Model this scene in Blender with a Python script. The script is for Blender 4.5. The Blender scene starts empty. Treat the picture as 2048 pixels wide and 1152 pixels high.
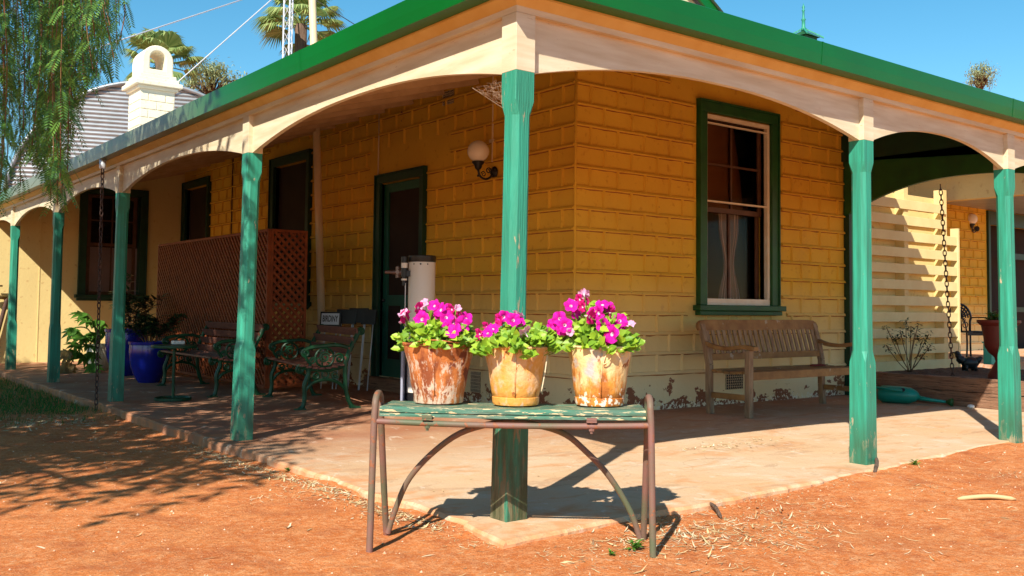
import bpy, bmesh, math, random
from math import sin, cos, pi, radians, sqrt, atan2
from mathutils import Vector, Matrix, noise
S = bpy.context.scene
COL = S.collection
rng = random.Random(7)

# ------------------------------------------------------------------ camera
CAM = Vector((-2.638, -3.401, 0.938))
YAW, PIT, ROL, FPX, PY = 0.6553147, 0.0486123, 0.0106943, 1915.8, 521.25
_f = Vector((sin(YAW)*cos(PIT), cos(YAW)*cos(PIT), sin(PIT)))
_r0 = Vector((cos(YAW), -sin(YAW), 0)); _u0 = _r0.cross(_f)
_r = _r0*cos(ROL) + _u0*sin(ROL); _u = -_r0*sin(ROL) + _u0*cos(ROL)
cd = bpy.data.cameras.new('camera'); cam = bpy.data.objects.new('camera', cd); COL.objects.link(cam)
cam.matrix_world = Matrix(((_r.x, _u.x, -_f.x, CAM.x), (_r.y, _u.y, -_f.y, CAM.y), (_r.z, _u.z, -_f.z, CAM.z), (0, 0, 0, 1)))
cd.sensor_width = 36; cd.lens = FPX/2048*36; cd.shift_y = (PY-576)/2048
cd.clip_start = 0.05; cd.clip_end = 2000
S.camera = cam

# ------------------------------------------------------------------ sky, sun, exposure
SUNV = Vector((-1.5, -1.0, 1.52)).normalized()          # towards the sun
w = bpy.data.worlds.new('World'); S.world = w; w.use_nodes = True
nt = w.node_tree; bg = nt.nodes['Background']
sk = nt.nodes.new('ShaderNodeTexSky'); sk.sky_type = 'NISHITA'; sk.sun_disc = False
sk.sun_elevation = math.asin(SUNV.z); sk.sun_rotation = atan2(SUNV.x, SUNV.y)
sk.air_density = 1.0; sk.dust_density = 0.1; sk.ozone_density = 3.0; sk.altitude = 0
hs = nt.nodes.new('ShaderNodeHueSaturation'); hs.inputs['Saturation'].default_value = 1.28; hs.inputs['Hue'].default_value = 0.48
nt.links.new(sk.outputs[0], hs.inputs['Color'])
nt.links.new(hs.outputs[0], bg.inputs[0]); bg.inputs[1].default_value = 0.10
sd = bpy.data.lights.new('sun', 'SUN'); sd.energy = 5.0; sd.angle = radians(0.5); sd.color = (1.0, 0.92, 0.78)
so = bpy.data.objects.new('sun', sd); COL.objects.link(so)
so.rotation_euler = SUNV.to_track_quat('Z', 'Y').to_euler()
S.view_settings.view_transform = 'Standard'; S.view_settings.look = 'None'
S.view_settings.gamma = 1; S.view_settings.exposure = 0.68
S.render.engine = 'CYCLES'
S.cycles.max_bounces = 8; S.cycles.diffuse_bounces = 5; S.cycles.transparent_max_bounces = 16

# ------------------------------------------------------------------ helpers
def ray(px, py):
    return _f + _r*((px-1024)/FPX) - _u*((py-PY)/FPX)
def at(px, py, x=None, y=None, z=None, d=None):
    """world point the photograph shows at (px,py) on a known plane, used to measure sizes"""
    r = ray(px, py)
    if x is not None: t = (x-CAM.x)/r.x
    elif y is not None: t = (y-CAM.y)/r.y
    elif z is not None: t = (z-CAM.z)/r.z
    else: t = d
    return CAM + r*t

class MB:
    def __init__(s): s.v = []; s.f = []; s.m = []; s.cur = 0
    def add(s, vs, fs):
        b = len(s.v); s.v.extend([tuple(p) for p in vs])
        for f in fs: s.f.append([b+i for i in f]); s.m.append(s.cur)
        return s
    def bx(s, x0, x1, y0, y1, z0, z1):
        return s.add([(x0,y0,z0),(x1,y0,z0),(x1,y1,z0),(x0,y1,z0),(x0,y0,z1),(x1,y0,z1),(x1,y1,z1),(x0,y1,z1)],
            [(0,3,2,1),(4,5,6,7),(0,1,5,4),(1,2,6,5),(2,3,7,6),(3,0,4,7)])
    def bar(s, a, b, w, h, up=(0,0,1)):
        a = Vector(a); b = Vector(b); d = (b-a).normalized(); up = Vector(up)
        sx = d.cross(up)
        if sx.length < 1e-4: sx = d.cross(Vector((0,1,0)))
        sx.normalize(); uz = sx.cross(d)
        vs = []
        for p in (a, b):
            for i, j in ((-1,-1),(1,-1),(1,1),(-1,1)): vs.append(p + sx*(w/2*i) + uz*(h/2*j))
        return s.add(vs, [(0,1,2,3),(7,6,5,4),(0,4,5,1),(1,5,6,2),(2,6,7,3),(3,7,4,0)])
    def tube(s, pts, r, n=8, closed=False):
        pts = [Vector(p) for p in pts]; m = len(pts)
        rs = r if isinstance(r, (list, tuple)) else [r]*m
        prev = None; vs = []; fs = []
        for i, p in enumerate(pts):
            if closed: d = pts[(i+1) % m] - pts[i-1]
            else: d = pts[min(i+1, m-1)] - pts[max(i-1, 0)]
            if d.length < 1e-9: d = Vector((0,0,1))
            d.normalize()
            if prev is None:
                a = Vector((0,0,1)) if abs(d.z) < .9 else Vector((1,0,0))
                n1 = d.cross(a).normalized()
            else:
                n1 = prev - d*prev.dot(d)
                n1 = n1.normalized() if n1.length > 1e-6 else d.orthogonal().normalized()
            prev = n1; n2 = d.cross(n1)
            for k in range(n):
                t = 2*pi*k/n; vs.append(p + (n1*cos(t) + n2*sin(t))*rs[i])
        lim = m if closed else m-1
        for i in range(lim):
            j = (i+1) % m
            for k in range(n): fs.append((i*n+k, i*n+(k+1) % n, j*n+(k+1) % n, j*n+k))
        if not closed: fs.append(tuple(range(n-1, -1, -1))); fs.append(tuple((m-1)*n+k for k in range(n)))
        return s.add(vs, fs)
    def lathe(s, prof, n=24, c=(0,0,0), R=None, wob=0):
        vs = []; fs = []; m = len(prof); c = Vector(c)
        for i, (r, z) in enumerate(prof):
            for k in range(n):
                t = 2*pi*k/n
                rr = r*(1 + (wob*noise.noise((cos(t)*1.5, sin(t)*1.5, z*9)) if wob else 0))
                p = Vector((rr*cos(t), rr*sin(t), z)); p = R @ p if R else p
                vs.append(p+c)
        for i in range(m-1):
            for k in range(n): fs.append((i*n+k, i*n+(k+1) % n, (i+1)*n+(k+1) % n, (i+1)*n+k))
        if prof[0][0] > 1e-4: fs.append(tuple(range(n-1, -1, -1)))
        if prof[-1][0] > 1e-4: fs.append(tuple((m-1)*n+k for k in range(n)))
        return s.add(vs, fs)
    def sphere(s, c, r, n=20, m=12, sc=(1,1,1)):
        pr = [(max(sin(pi*i/m), 1e-5)*r, -cos(pi*i/m)*r) for i in range(m+1)]
        return s.lathe(pr, n, c, Matrix.Diagonal(Vector(sc)))
    def poly(s, pts, ext):
        """flat polygon (list of 3d points) extruded by vector ext"""
        n = len(pts); e = Vector(ext)
        return s.add([Vector(p) for p in pts] + [Vector(p)+e for p in pts],
            [tuple(range(n-1, -1, -1)), tuple(range(n, 2*n))] + [(i, (i+1) % n, n+(i+1) % n, n+i) for i in range(n)])
    def build(s, name, mat, parent=None, smooth=False, bevel=0, fix=True, auto=False):
        me = bpy.data.meshes.new(name); me.from_pydata(s.v, [], s.f)
        ms = mat if isinstance(mat, (list, tuple)) else [mat]
        for m in ms: me.materials.append(m)
        if len(ms) > 1: me.polygons.foreach_set('material_index', s.m)
        if fix:
            bm = bmesh.new(); bm.from_mesh(me); bmesh.ops.recalc_face_normals(bm, faces=bm.faces); bm.to_mesh(me); bm.free()
        if smooth: me.polygons.foreach_set('use_smooth', [True]*len(me.polygons))
        if auto and hasattr(me, 'set_sharp_from_angle'): me.set_sharp_from_angle(angle=radians(38))
        me.update()
        o = bpy.data.objects.new(name, me); COL.objects.link(o)
        if parent: o.parent = parent
        if bevel:
            b = o.modifiers.new('bevel', 'BEVEL'); b.width = bevel; b.segments = 2; b.limit_method = 'ANGLE'; b.angle_limit = radians(40)
        return o
def tag(o, label=None, cat=None, group=None, kind=None):
    if label: o['label'] = label
    if cat: o['category'] = cat
    if group: o['group'] = group
    if kind: o['kind'] = kind
    return o
def thing(name, label, cat, loc=(0,0,0), rz=0, group=None):
    o = bpy.data.objects.new(name, None); COL.objects.link(o); o.empty_display_size = .1
    o.location = loc; o.rotation_euler = (0, 0, rz); return tag(o, label, cat, group)
def copy_tree(o, parent=None):
    c = o.copy(); COL.objects.link(c); c.parent = parent
    for ch in list(o.children): copy_tree(ch, c)
    return c
def arc(c, r, a0, a1, n, ax=(1,0,0), ay=(0,0,1), ry=None):
    c = Vector(c); ax = Vector(ax); ay = Vector(ay); ry = r if ry is None else ry
    return [c + ax*(r*cos(a0+(a1-a0)*i/n)) + ay*(ry*sin(a0+(a1-a0)*i/n)) for i in range(n+1)]
def spiral(c, r0, r1, a0, a1, n, ax=(1,0,0), ay=(0,0,1)):
    c = Vector(c); ax = Vector(ax); ay = Vector(ay); o = []
    for i in range(n+1):
        t = i/n; r = r0+(r1-r0)*t; a = a0+(a1-a0)*t; o.append(c+ax*(r*cos(a))+ay*(r*sin(a)))
    return o
def smooth_pts(ps, k=6):
    """Catmull-Rom through points"""
    ps = [Vector(p) for p in ps]; o = []
    for i in range(len(ps)-1):
        p0 = ps[max(i-1, 0)]; p1 = ps[i]; p2 = ps[i+1]; p3 = ps[min(i+2, len(ps)-1)]
        for j in range(k):
            t = j/k; o.append(.5*((2*p1)+(p2-p0)*t+(2*p0-5*p1+4*p2-p3)*t*t+(3*p1-p0-3*p2+p3)*t**3))
    o.append(ps[-1]); return o

# ------------------------------------------------------------------ materials
def L(c): return (c[0], c[1], c[2], 1)
class N:
    """tiny node helper"""
    def __init__(s, name):
        s.m = bpy.data.materials.new(name); s.m.use_nodes = True; s.t = s.m.node_tree
        s.b = s.t.nodes['Principled BSDF']; s.tc = s.t.nodes.new('ShaderNodeTexCoord')
    def new(s, t, **k):
        n = s.t.nodes.new(t)
        for a, b in k.items(): setattr(n, a, b)
        return n
    def link(s, a, b): s.t.links.new(a, b)
    rnd = False
    def noise(s, scale, stretch=(1,1,1), detail=6, rough=.55, off=(0,0,0), dist=0):
        mp = s.new('ShaderNodeMapping'); mp.inputs['Scale'].default_value = stretch; mp.inputs['Location'].default_value = off
        s.link(s.tc.outputs['Object'], mp.inputs[0])
        if s.rnd:
            oi = s.new('ShaderNodeObjectInfo'); m_ = s.new('ShaderNodeMath', operation='MULTIPLY'); m_.inputs[1].default_value = 53; s.link(oi.outputs['Random'], m_.inputs[0])
            cb = s.new('ShaderNodeCombineXYZ'); s.link(m_.outputs[0], cb.inputs[0]); s.link(m_.outputs[0], cb.inputs[2]); s.link(cb.outputs[0], mp.inputs['Location'])
        n = s.new('ShaderNodeTexNoise'); n.inputs['Scale'].default_value = scale; n.inputs['Detail'].default_value = detail
        n.inputs['Roughness'].default_value = rough; n.inputs['Distortion'].default_value = dist
        s.link(mp.outputs[0], n.inputs['Vector']); return n.outputs['Fac']
    def ramp(s, fac, a, b, lo=0., hi=1.):
        r = s.new('ShaderNodeMapRange'); r.inputs[1].default_value = a; r.inputs[2].default_value = b
        r.inputs[3].default_value = lo; r.inputs[4].default_value = hi; s.link(fac, r.inputs[0]); return r.outputs[0]
    def mix(s, fac, a, b):
        m = s.new('ShaderNodeMix', data_type='RGBA'); 
        if isinstance(fac, (int, float)): m.inputs[0].default_value = fac
        else: s.link(fac, m.inputs[0])
        for v, i in ((a, 6), (b, 7)):
            if isinstance(v, (tuple, list)): m.inputs[i].default_value = L(v)
            else: s.link(v, m.inputs[i])
        return m.outputs[2]
    def math(s, op, a, b=0):
        m = s.new('ShaderNodeMath', operation=op)
        for v, i in ((a, 0), (b, 1)):
            if isinstance(v, (int, float)): m.inputs[i].default_value = v
            else: s.link(v, m.inputs[i])
        return m.outputs[0]
    def z(s, world=True):
        x = s.new('ShaderNodeSeparateXYZ')
        if world: g = s.new('ShaderNodeNewGeometry'); s.link(g.outputs['Position'], x.inputs[0])
        else: s.link(s.tc.outputs['Object'], x.inputs[0])
        return x.outputs['Z']
    def bump(s, h, strength=.3, dist=.01, chain=None):
        b = s.new('ShaderNodeBump'); b.inputs['Strength'].default_value = strength; b.inputs['Distance'].default_value = dist
        s.link(h, b.inputs['Height'])
        if chain is not None: s.link(chain, b.inputs['Normal'])
        return b.outputs[0]
    def done(s, col, rough=.6, nrm=None, metal=0, spec=.5):
        if isinstance(col, (tuple, list)): s.b.inputs['Base Color'].default_value = L(col)
        else: s.link(col, s.b.inputs['Base Color'])
        if isinstance(rough, (int, float)): s.b.inputs['Roughness'].default_value = rough
        else: s.link(rough, s.b.inputs['Roughness'])
        if nrm is not None: s.link(nrm, s.b.inputs['Normal'])
        if isinstance(metal, (int, float)): s.b.inputs['Metallic'].default_value = metal
        else: s.link(metal, s.b.inputs['Metallic'])
        s.b.inputs['Specular IOR Level'].default_value = spec
        return s.m
def pm(name, c1, c2=None, sc=4, st=(1,1,1), rough=.6, bump=.15, bs=60, bst=(1,1,1), bd=.004, metal=0, spec=.4,
       chip=None, chips=14, cht=.62, chst=(1,1,1), dirt=None, dh=.3, rnd=False):
    n = N(name); n.rnd = rnd; c2 = c2 or tuple(x*.8 for x in c1)
    col = n.mix(n.ramp(n.noise(sc, st), .35, .65), c1, c2)
    bn = n.noise(bs, bst, 8); nrm = n.bump(bn, bump, bd)
    if chip:
        k = n.ramp(n.noise(chips, chst, 10, .65, (3,1,7)), cht, cht+.03)
        if dirt:   # more wear near the foot
            zz = n.ramp(n.z(), 0, dh, .16, 0)
            k = n.ramp(n.math('ADD', n.noise(chips, chst, 10, .65, (3,1,7)), zz), cht, cht+.03)
        col = n.mix(k, col, chip)
        nrm = n.bump(k, -.5 if False else .4, .0015, nrm)
    if dirt:
        dz = n.math('MULTIPLY', n.ramp(n.z(), dh*.3, dh, 1, 0), n.ramp(n.noise(9, (2,2,.4)), .3, .6, .35, 1))
        col = n.mix(dz, col, dirt)
    return n.done(col, rough, nrm, metal, spec)
M = {}
CREAM = (.82, .74, .58)
M['cream'] = pm('cream_paint', (.72,.64,.47), (.60,.49,.32), sc=3, st=(.8,.8,7), rough=.55, bump=.25, bs=30, bst=(1.2,1.2,14), bd=.003, chip=(.45,.30,.16), chips=9, cht=.665, chst=(1,1,9))
M['screen'] = pm('cream_yellow_boards', (.80,.68,.34), (.74,.60,.28), sc=4, rough=.6, bump=.25, bs=30, bst=(1,8,8), bd=.002, chip=(.5,.36,.2), chips=14, cht=.70)
M['cream_bounce'] = pm('cream_eave_bounce', (.70,.48,.16), (.62,.38,.10), sc=5, rough=.6, bump=.25, bs=25, bd=.003, chip=(.35,.18,.08), chips=12, cht=.68)  # cream with the orange ground bounce put into its colour
M['post'] = pm('green_post_paint', (.028,.32,.215), (.026,.20,.13), sc=7, st=(6,6,.35), rough=.5, bump=.6, bs=26, bst=(5,5,.3), bd=.004,
    chip=(.50,.40,.26), chips=22, cht=.665, chst=(1.3,1.3,.35), dirt=(.035,.13,.075), dh=.36, rnd=True)
M['postworn'] = pm('weathered_post_paint', (.026,.30,.20), (.03,.22,.14), sc=6, st=(1.5,1.5,.3), rough=.6, bump=1, bs=26, bst=(5,5,.25), bd=.006,
    chip=(.34,.28,.17), chips=20, cht=.61, chst=(1.6,1.6,.22), dirt=(.050,.058,.022), dh=.85)
M['gutter'] = pm('green_gutter_paint', (.001,.135,.018), (.002,.11,.016), sc=1.5, rough=.32, bump=.08, bs=4, bst=(1,1,1), bd=.01, spec=.35)
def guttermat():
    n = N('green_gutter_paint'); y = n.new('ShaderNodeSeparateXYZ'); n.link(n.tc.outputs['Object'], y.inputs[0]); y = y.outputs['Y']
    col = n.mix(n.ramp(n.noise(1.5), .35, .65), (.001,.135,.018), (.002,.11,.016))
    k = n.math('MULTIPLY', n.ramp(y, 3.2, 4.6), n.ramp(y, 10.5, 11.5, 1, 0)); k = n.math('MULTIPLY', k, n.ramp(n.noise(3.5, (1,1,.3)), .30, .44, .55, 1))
    col = n.mix(k, col, (.17,.19,.13))  # greys the shaded stretch, its sky sheen painted into the green
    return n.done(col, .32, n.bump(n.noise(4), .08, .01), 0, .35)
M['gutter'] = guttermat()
M['dgreen'] = pm('dark_green_joinery', (.015,.10,.022), (.012,.07,.02), sc=6, rough=.45, bump=.2, bs=40, bst=(3,3,.5), bd=.002, chip=(.02,.02,.01), chips=20, cht=.70)
M['bgreen'] = pm('blackish_green_joinery', (.008,.05,.025), (.006,.035,.02), sc=6, rough=.45, bump=.2, bs=40, bd=.002)
M['pgreen'] = pm('iron_green_paint', (.004,.065,.024), (.005,.045,.018), sc=14, rough=.45, bump=.3, bs=90, bd=.002, chip=(.12,.05,.02), chips=40, cht=.68)
M['whitep'] = pm('white_sash_paint', (.82,.72,.58), (.75,.62,.45), sc=8, rough=.45, bump=.15, bs=40, bd=.002, chip=(.3,.2,.12), chips=30, cht=.68)
M['dwood'] = pm('dark_timber_sash', (.12,.05,.025), (.07,.03,.015), sc=10, rough=.5)
M['sheet'] = pm('galvanised_iron', (.42,.44,.47), (.34,.36,.38), sc=3, rough=.4, metal=.6, bump=.05)
M['teak'] = pm('weathered_teak', (.36,.19,.065), (.22,.105,.035), sc=7, st=(1,1,1), rough=.7, bump=.5, bs=30, bst=(2,9,9), bd=.002, chip=(.42,.33,.24), chips=9, cht=.62)
M['teakleg'] = pm('greyed_teak', (.36,.23,.13), (.21,.125,.07), sc=9, st=(4,4,.6), rough=.75, bump=.5, bs=30, bst=(6,6,.7), bd=.002)
M['lattice'] = pm('red_brown_lattice', (.28,.065,.014), (.19,.04,.01), sc=9, rough=.7)
M['slat'] = pm('red_brown_slat', (.20,.08,.05), (.12,.045,.035), sc=9, st=(6,1,6), rough=.5, bump=.3, bs=60, bd=.001)
M['blue'] = pm('cobalt_glaze', (.008,.018,.30), (.010,.012,.18), sc=3, rough=.16, bump=.04, bs=9, spec=.6)
M['pipe'] = pm('rusty_green_pipe', (.22,.10,.085), (.10,.115,.065), sc=5, rough=.6, bump=.4, bs=90, bd=.0015, chip=(.26,.10,.05), chips=26, cht=.58)
M['plank'] = pm('flaking_green_plank', (.05,.17,.115), (.085,.13,.095), sc=8, st=(.6,4,4), rough=.6, bump=.6, bs=28, bst=(1.2,9,9), bd=.003,
    chip=(.60,.46,.26), chips=20, cht=.55, chst=(.7,6,4))
M['iron'] = pm('rusty_iron_chain', (.10,.045,.03), (.05,.03,.025), sc=30, rough=.7)
M['black'] = pm('black_plastic', (.012,.012,.014), (.02,.02,.02), rough=.35, bump=.02)
M['tube'] = pm('telescope_tube_enamel', (.78,.74,.68), (.74,.70,.64), sc=1, rough=.25, bump=.01)
M['grey'] = pm('grey_base_board', (.30,.32,.42), (.26,.28,.36), rough=.4, bump=.02)
M['steel'] = pm('bright_steel', (.72,.75,.80), (.62,.66,.72), rough=.35, metal=.2, bump=.02)
M['can'] = pm('teal_plastic', (.006,.26,.19), (.006,.20,.15), sc=2, rough=.35, bump=.03)
M['sleeper'] = pm('old_sleeper_timber', (.36,.20,.12), (.20,.10,.06), sc=5, st=(3,.5,7), rough=.85, bump=1, bs=16, bst=(3,.8,12), bd=.02, chip=(.06,.03,.02), chips=7, cht=.58, chst=(2,.6,14))
M['mulch'] = pm('dark_mulch', (.06,.03,.02), (.12,.07,.045), sc=40, rough=.95, bump=1, bs=60, bd=.02)
M['terra'] = pm('dark_red_urn', (.16,.025,.018), (.12,.02,.015), sc=4, rough=.5)
M['mint'] = pm('mint_green_box', (.12,.55,.36), (.10,.5,.33), rough=.5)
M['trunk'] = pm('bark', (.16,.10,.07), (.08,.05,.035), sc=8, st=(3,3,.5), rough=.9, bump=1, bs=14, bst=(3,3,.6), bd=.02)
M['stem'] = pm('red_stem', (.16,.10,.03), (.14,.05,.03), rough=.7)
M['whitebox'] = pm('white_ceramic', (.8,.8,.78), (.7,.7,.68), rough=.3)
M['soilpot'] = pm('potting_soil', (.05,.03,.02), rough=.95)
M['tan'] = pm('tan_pole_paint', (.76,.60,.38), (.68,.52,.32), sc=3, rough=.5, bump=.1, bs=20)
M['rwood'] = pm('rafter_timber', (.62,.42,.24), (.5,.32,.17), sc=5, rough=.6)
M['web'] = pm('dusty_cobweb', (.45,.30,.2), rough=1)

def leafmat(name, c1, c2, trans=.35, rough=.45):
    n = N(name); g = n.new('ShaderNodeNewGeometry')
    col = n.mix(g.outputs['Random Per Island'], c1, c2)
    m = n.done(col, rough, None, 0, .4)
    tr = n.new('ShaderNodeBsdfTranslucent'); n.link(col, tr.inputs[0])
    mx = n.new('ShaderNodeMixShader'); mx.inputs[0].default_value = trans
    n.link(n.b.outputs[0], mx.inputs[1]); n.link(tr.outputs[0], mx.inputs[2])
    n.link(mx.outputs[0], n.t.nodes['Material Output'].inputs[0]); return m
M['pepper'] = leafmat('pepper_leaf', (.17,.36,.06), (.045,.14,.04))
M['petleaf'] = leafmat('petunia_leaf', (.42,.60,.045), (.16,.34,.03), .35)
M['petal'] = leafmat('magenta_petal', (.80,.008,.42), (.85,.015,.60), .3, .6)
def petalmat(name, c1, c2, vein):
    n = N(name); g = n.new('ShaderNodeNewGeometry'); col = n.mix(g.outputs['Random Per Island'], c1, c2)
    col = n.mix(n.ramp(n.noise(45, detail=5), .42, .66, 0, .7), col, vein); col = n.mix(n.ramp(n.noise(160, detail=4), .52, .62, 0, .5), col, vein)
    m = n.done(col, .7, n.bump(n.noise(140), .5, .001), 0, .2); tr = n.new('ShaderNodeBsdfTranslucent'); n.link(col, tr.inputs[0])
    mx = n.new('ShaderNodeMixShader'); mx.inputs[0].default_value = .35; n.link(n.b.outputs[0], mx.inputs[1]); n.link(tr.outputs[0], mx.inputs[2])
    n.link(mx.outputs[0], n.t.nodes['Material Output'].inputs[0]); return m
M['petal'] = petalmat('magenta_petal_veined', (.78,.008,.40), (.84,.02,.56), (.52,.002,.22))
M['petalr'] = leafmat('crimson_petal', (.60,.004,.14), (.70,.01,.24), .3, .6)
M['petalp'] = leafmat('pale_pink_petal', (.85,.32,.60), (.85,.50,.70), .35, .6)
M['throat'] = leafmat('petal_throat', (.85,.55,.72), (.9,.75,.8), .3, .6)
M['dkleaf'] = leafmat('dark_glossy_leaf', (.035,.09,.03), (.02,.045,.02), .15, .3)
M['philo'] = leafmat('split_leaf', (.08,.22,.03), (.12,.30,.04), .3)
M['dryleaf'] = leafmat('dry_leaf', (.35,.26,.10), (.25,.16,.06), .3)
M['palm'] = leafmat('palm_blade', (.42,.50,.18), (.10,.20,.05), .3)
M['gum'] = leafmat('gum_leaf', (.46,.50,.26), (.22,.27,.12), .3)
M['grass'] = leafmat('grass_blade', (.06,.20,.02), (.03,.11,.015), .3)
M['straw'] = leafmat('straw_litter', (.68,.52,.28), (.50,.36,.18), .1, .8)
M['straw2'] = leafmat('brown_litter', (.28,.15,.08), (.40,.24,.12), .1, .8)
M['pale'] = leafmat('bleached_litter', (.78,.68,.48), (.62,.50,.32), .1, .8)

def wallmat(name, c1, c2, peel=True):
    n = N(name)
    col = n.mix(n.ramp(n.noise(1.6), .3, .7), c1, c2)
    col = n.mix(n.ramp(n.noise(14, detail=8), .60, .72, 0, .55), col, (c1[0]*.62, c1[1]*.42, c1[2]*.35))
    bn = n.noise(22, detail=8); nrm = n.bump(bn, .5, .006)
    if peel:
        zz = n.z()
        # lower courses paler, ground bounce put into the colour, then flaked render showing the earth behind near the foot
        col = n.mix(n.math('MULTIPLY', n.ramp(zz, .25, 1.25, 1, 0), .8), col, (.80,.66,.40))
        col = n.mix(n.ramp(zz, .20, .34, .5, 0), col, (.80,.68,.42))
        k = n.ramp(n.math('ADD', n.noise(5.5, (1,1,1.5), 9, .6, (2,5,1)), n.ramp(zz, .02, .34, .125, -.16)), .57, .583)
        col = n.mix(k, col, (.26,.10,.05)); nrm = n.bump(k, -1, .006, nrm)
        k2 = n.ramp(n.math('ADD', n.noise(30, (1,1,1), 5, .6, (9,5,1)), n.ramp(zz, .02, .25, .12, -.3)), .62, .64)
        col = n.mix(k2, col, (.80,.72,.55))
        col = n.mix(n.math('MULTIPLY', n.ramp(n.noise(2.1, (1,1,.35), 9, .65, (4,4,4)), .55, .72, 0, .45), n.ramp(n.noise(50), .35, .6)), col, (.50,.26,.06))
    return n.done(col, .75, nrm, 0, .25)
M['wall'] = wallmat('yellow_painted_render', (.76,.46,.045), (.66,.37,.035))
M['wallfar'] = wallmat('pale_yellow_render', (.78,.62,.28), (.72,.56,.25), False)
M['joint_strip'] = pm('red_joint_strip', (.26,.075,.02), (.40,.17,.04), sc=12, rough=.9)
M['chim'] = wallmat('cream_chimney_paint', (.86,.80,.62), (.80,.72,.54), False)

def groundmat():
    n = N('red_soil')
    big = n.ramp(n.noise(.9, detail=4), .3, .7); fine = n.noise(26, detail=10, rough=.7); grit = n.noise(260, detail=3)
    col = n.mix(big, (.68,.215,.060), (.55,.160,.044))
    col = n.mix(n.ramp(fine, .45, .72), col, (.76,.38,.18))
    col = n.mix(n.ramp(n.noise(7, detail=8, off=(4,4,4)), .52, .7, 0, .6), col, (.40,.10,.035))
    col = n.mix(n.ramp(n.noise(2.3, (1,1.6,1), 9, .62, (1,8,0), .6), .52, .66, 0, .40), col, (.76,.32,.12))
    col = n.mix(n.ramp(n.noise(1.7, (1.4,1,1), 8, .6, (5,3,0), .8), .54, .68, 0, .5), col, (.38,.10,.035))
    v = n.new('ShaderNodeTexVoronoi'); v.inputs['Scale'].default_value = 55; n.link(n.tc.outputs['Object'], v.inputs['Vector'])
    k = n.ramp(v.outputs['Distance'], .10, .16, 1, 0); sel = n.ramp(n.noise(19, off=(7,0,0)), .55, .6)
    col = n.mix(n.math('MULTIPLY', k, sel), col, (.80,.62,.42))
    col = n.mix(n.ramp(n.noise(95, detail=5, rough=.7, off=(3,3,3)), .52, .64, 0, .62), col, (.27,.075,.028))
    col = n.mix(n.ramp(n.noise(120, detail=4, rough=.7, off=(8,3,3)), .56, .66, 0, .55), col, (.84,.50,.28))
    col = n.mix(n.ramp(grit, .58, .68, 0, .5), col, (.25,.08,.04))
    nrm = n.bump(n.noise(5, detail=8), .6, .03); nrm = n.bump(fine, .7, .012, nrm); nrm = n.bump(n.noise(80, detail=6, rough=.7), .8, .007, nrm); nrm = n.bump(grit, .6, .004, nrm)
    return n.done(col, .95, nrm, 0, .1)
def slabmat():
    n = N('worn_concrete')
    col = n.mix(n.ramp(n.noise(1.1, (1,1,1), 6), .35, .65), (.60,.45,.31), (.60,.39,.22))
    col = n.mix(n.ramp(n.noise(2.2, (1,2.2,1), 9, .6, (3,3,0), .8), .52, .66, 0, .7), col, (.56,.27,.12))
    col = n.mix(n.ramp(n.noise(3.1, (1,1,1), 9, .65, (8,1,0), .5), .56, .66, 0, .6), col, (.64,.54,.42))
    col = n.mix(n.ramp(n.noise(60, detail=6), .58, .7, 0, .5), col, (.50,.28,.15))
    # shade of the inner floor put into the slab colour as red-brown
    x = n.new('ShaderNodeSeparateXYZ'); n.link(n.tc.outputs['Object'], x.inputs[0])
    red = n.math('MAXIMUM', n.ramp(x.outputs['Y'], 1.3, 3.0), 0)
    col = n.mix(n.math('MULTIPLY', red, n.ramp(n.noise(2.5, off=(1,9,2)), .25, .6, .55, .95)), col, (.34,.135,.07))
    e_ = n.math('MINIMUM', n.math('ADD', x.outputs['X'], .25), n.math('ADD', x.outputs['Y'], .27))
    dk = n.ramp(n.math('ADD', n.noise(7, detail=9, off=(6,2,0)), n.ramp(e_, 0, .42, .16, -.12)), .56, .70, 0, .55)
    col = n.mix(dk, col, (.66,.24,.085))
    v = n.new('ShaderNodeTexVoronoi', feature='DISTANCE_TO_EDGE'); v.inputs['Scale'].default_value = .55
    mp = n.new('ShaderNodeVectorMath', operation='ADD'); n.link(n.tc.outputs['Object'], mp.inputs[0])
    nn = n.new('ShaderNodeTexNoise'); nn.inputs['Scale'].default_value = 2.5; n.link(n.tc.outputs['Object'], nn.inputs['Vector'])
    n.link(nn.outputs['Color'], mp.inputs[1]); n.link(mp.outputs[0], v.inputs['Vector'])
    crack = n.ramp(v.outputs['Distance'], .0, .006, 1, 0)
    col = n.mix(n.math('MULTIPLY', crack, .22), col, (.28,.13,.07))
    col = n.mix(n.ramp(n.noise(1.3, (1,2.6,1), 10, .72, (2,8,0), 1.2), .57, .60, 0, .35), col, (.36,.19,.11))
    col = n.mix(n.ramp(n.noise(4.5, (1.6,1,1), 10, .7, (8,8,0), .6), .60, .64, 0, .5), col, (.72,.62,.50))
    col = n.mix(n.ramp(n.noise(130, detail=3), .62, .70, 0, .5), col, (.34,.20,.12))
    nrm = n.bump(n.noise(3, detail=10, rough=.65), .6, .03); nrm = n.bump(n.noise(90, detail=4), .5, .004, nrm); nrm = n.bump(crack, -.25, .003, nrm)
    return n.done(col, .85, nrm, 0, .25)
M['ground'] = groundmat(); M['slab'] = slabmat()

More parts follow.
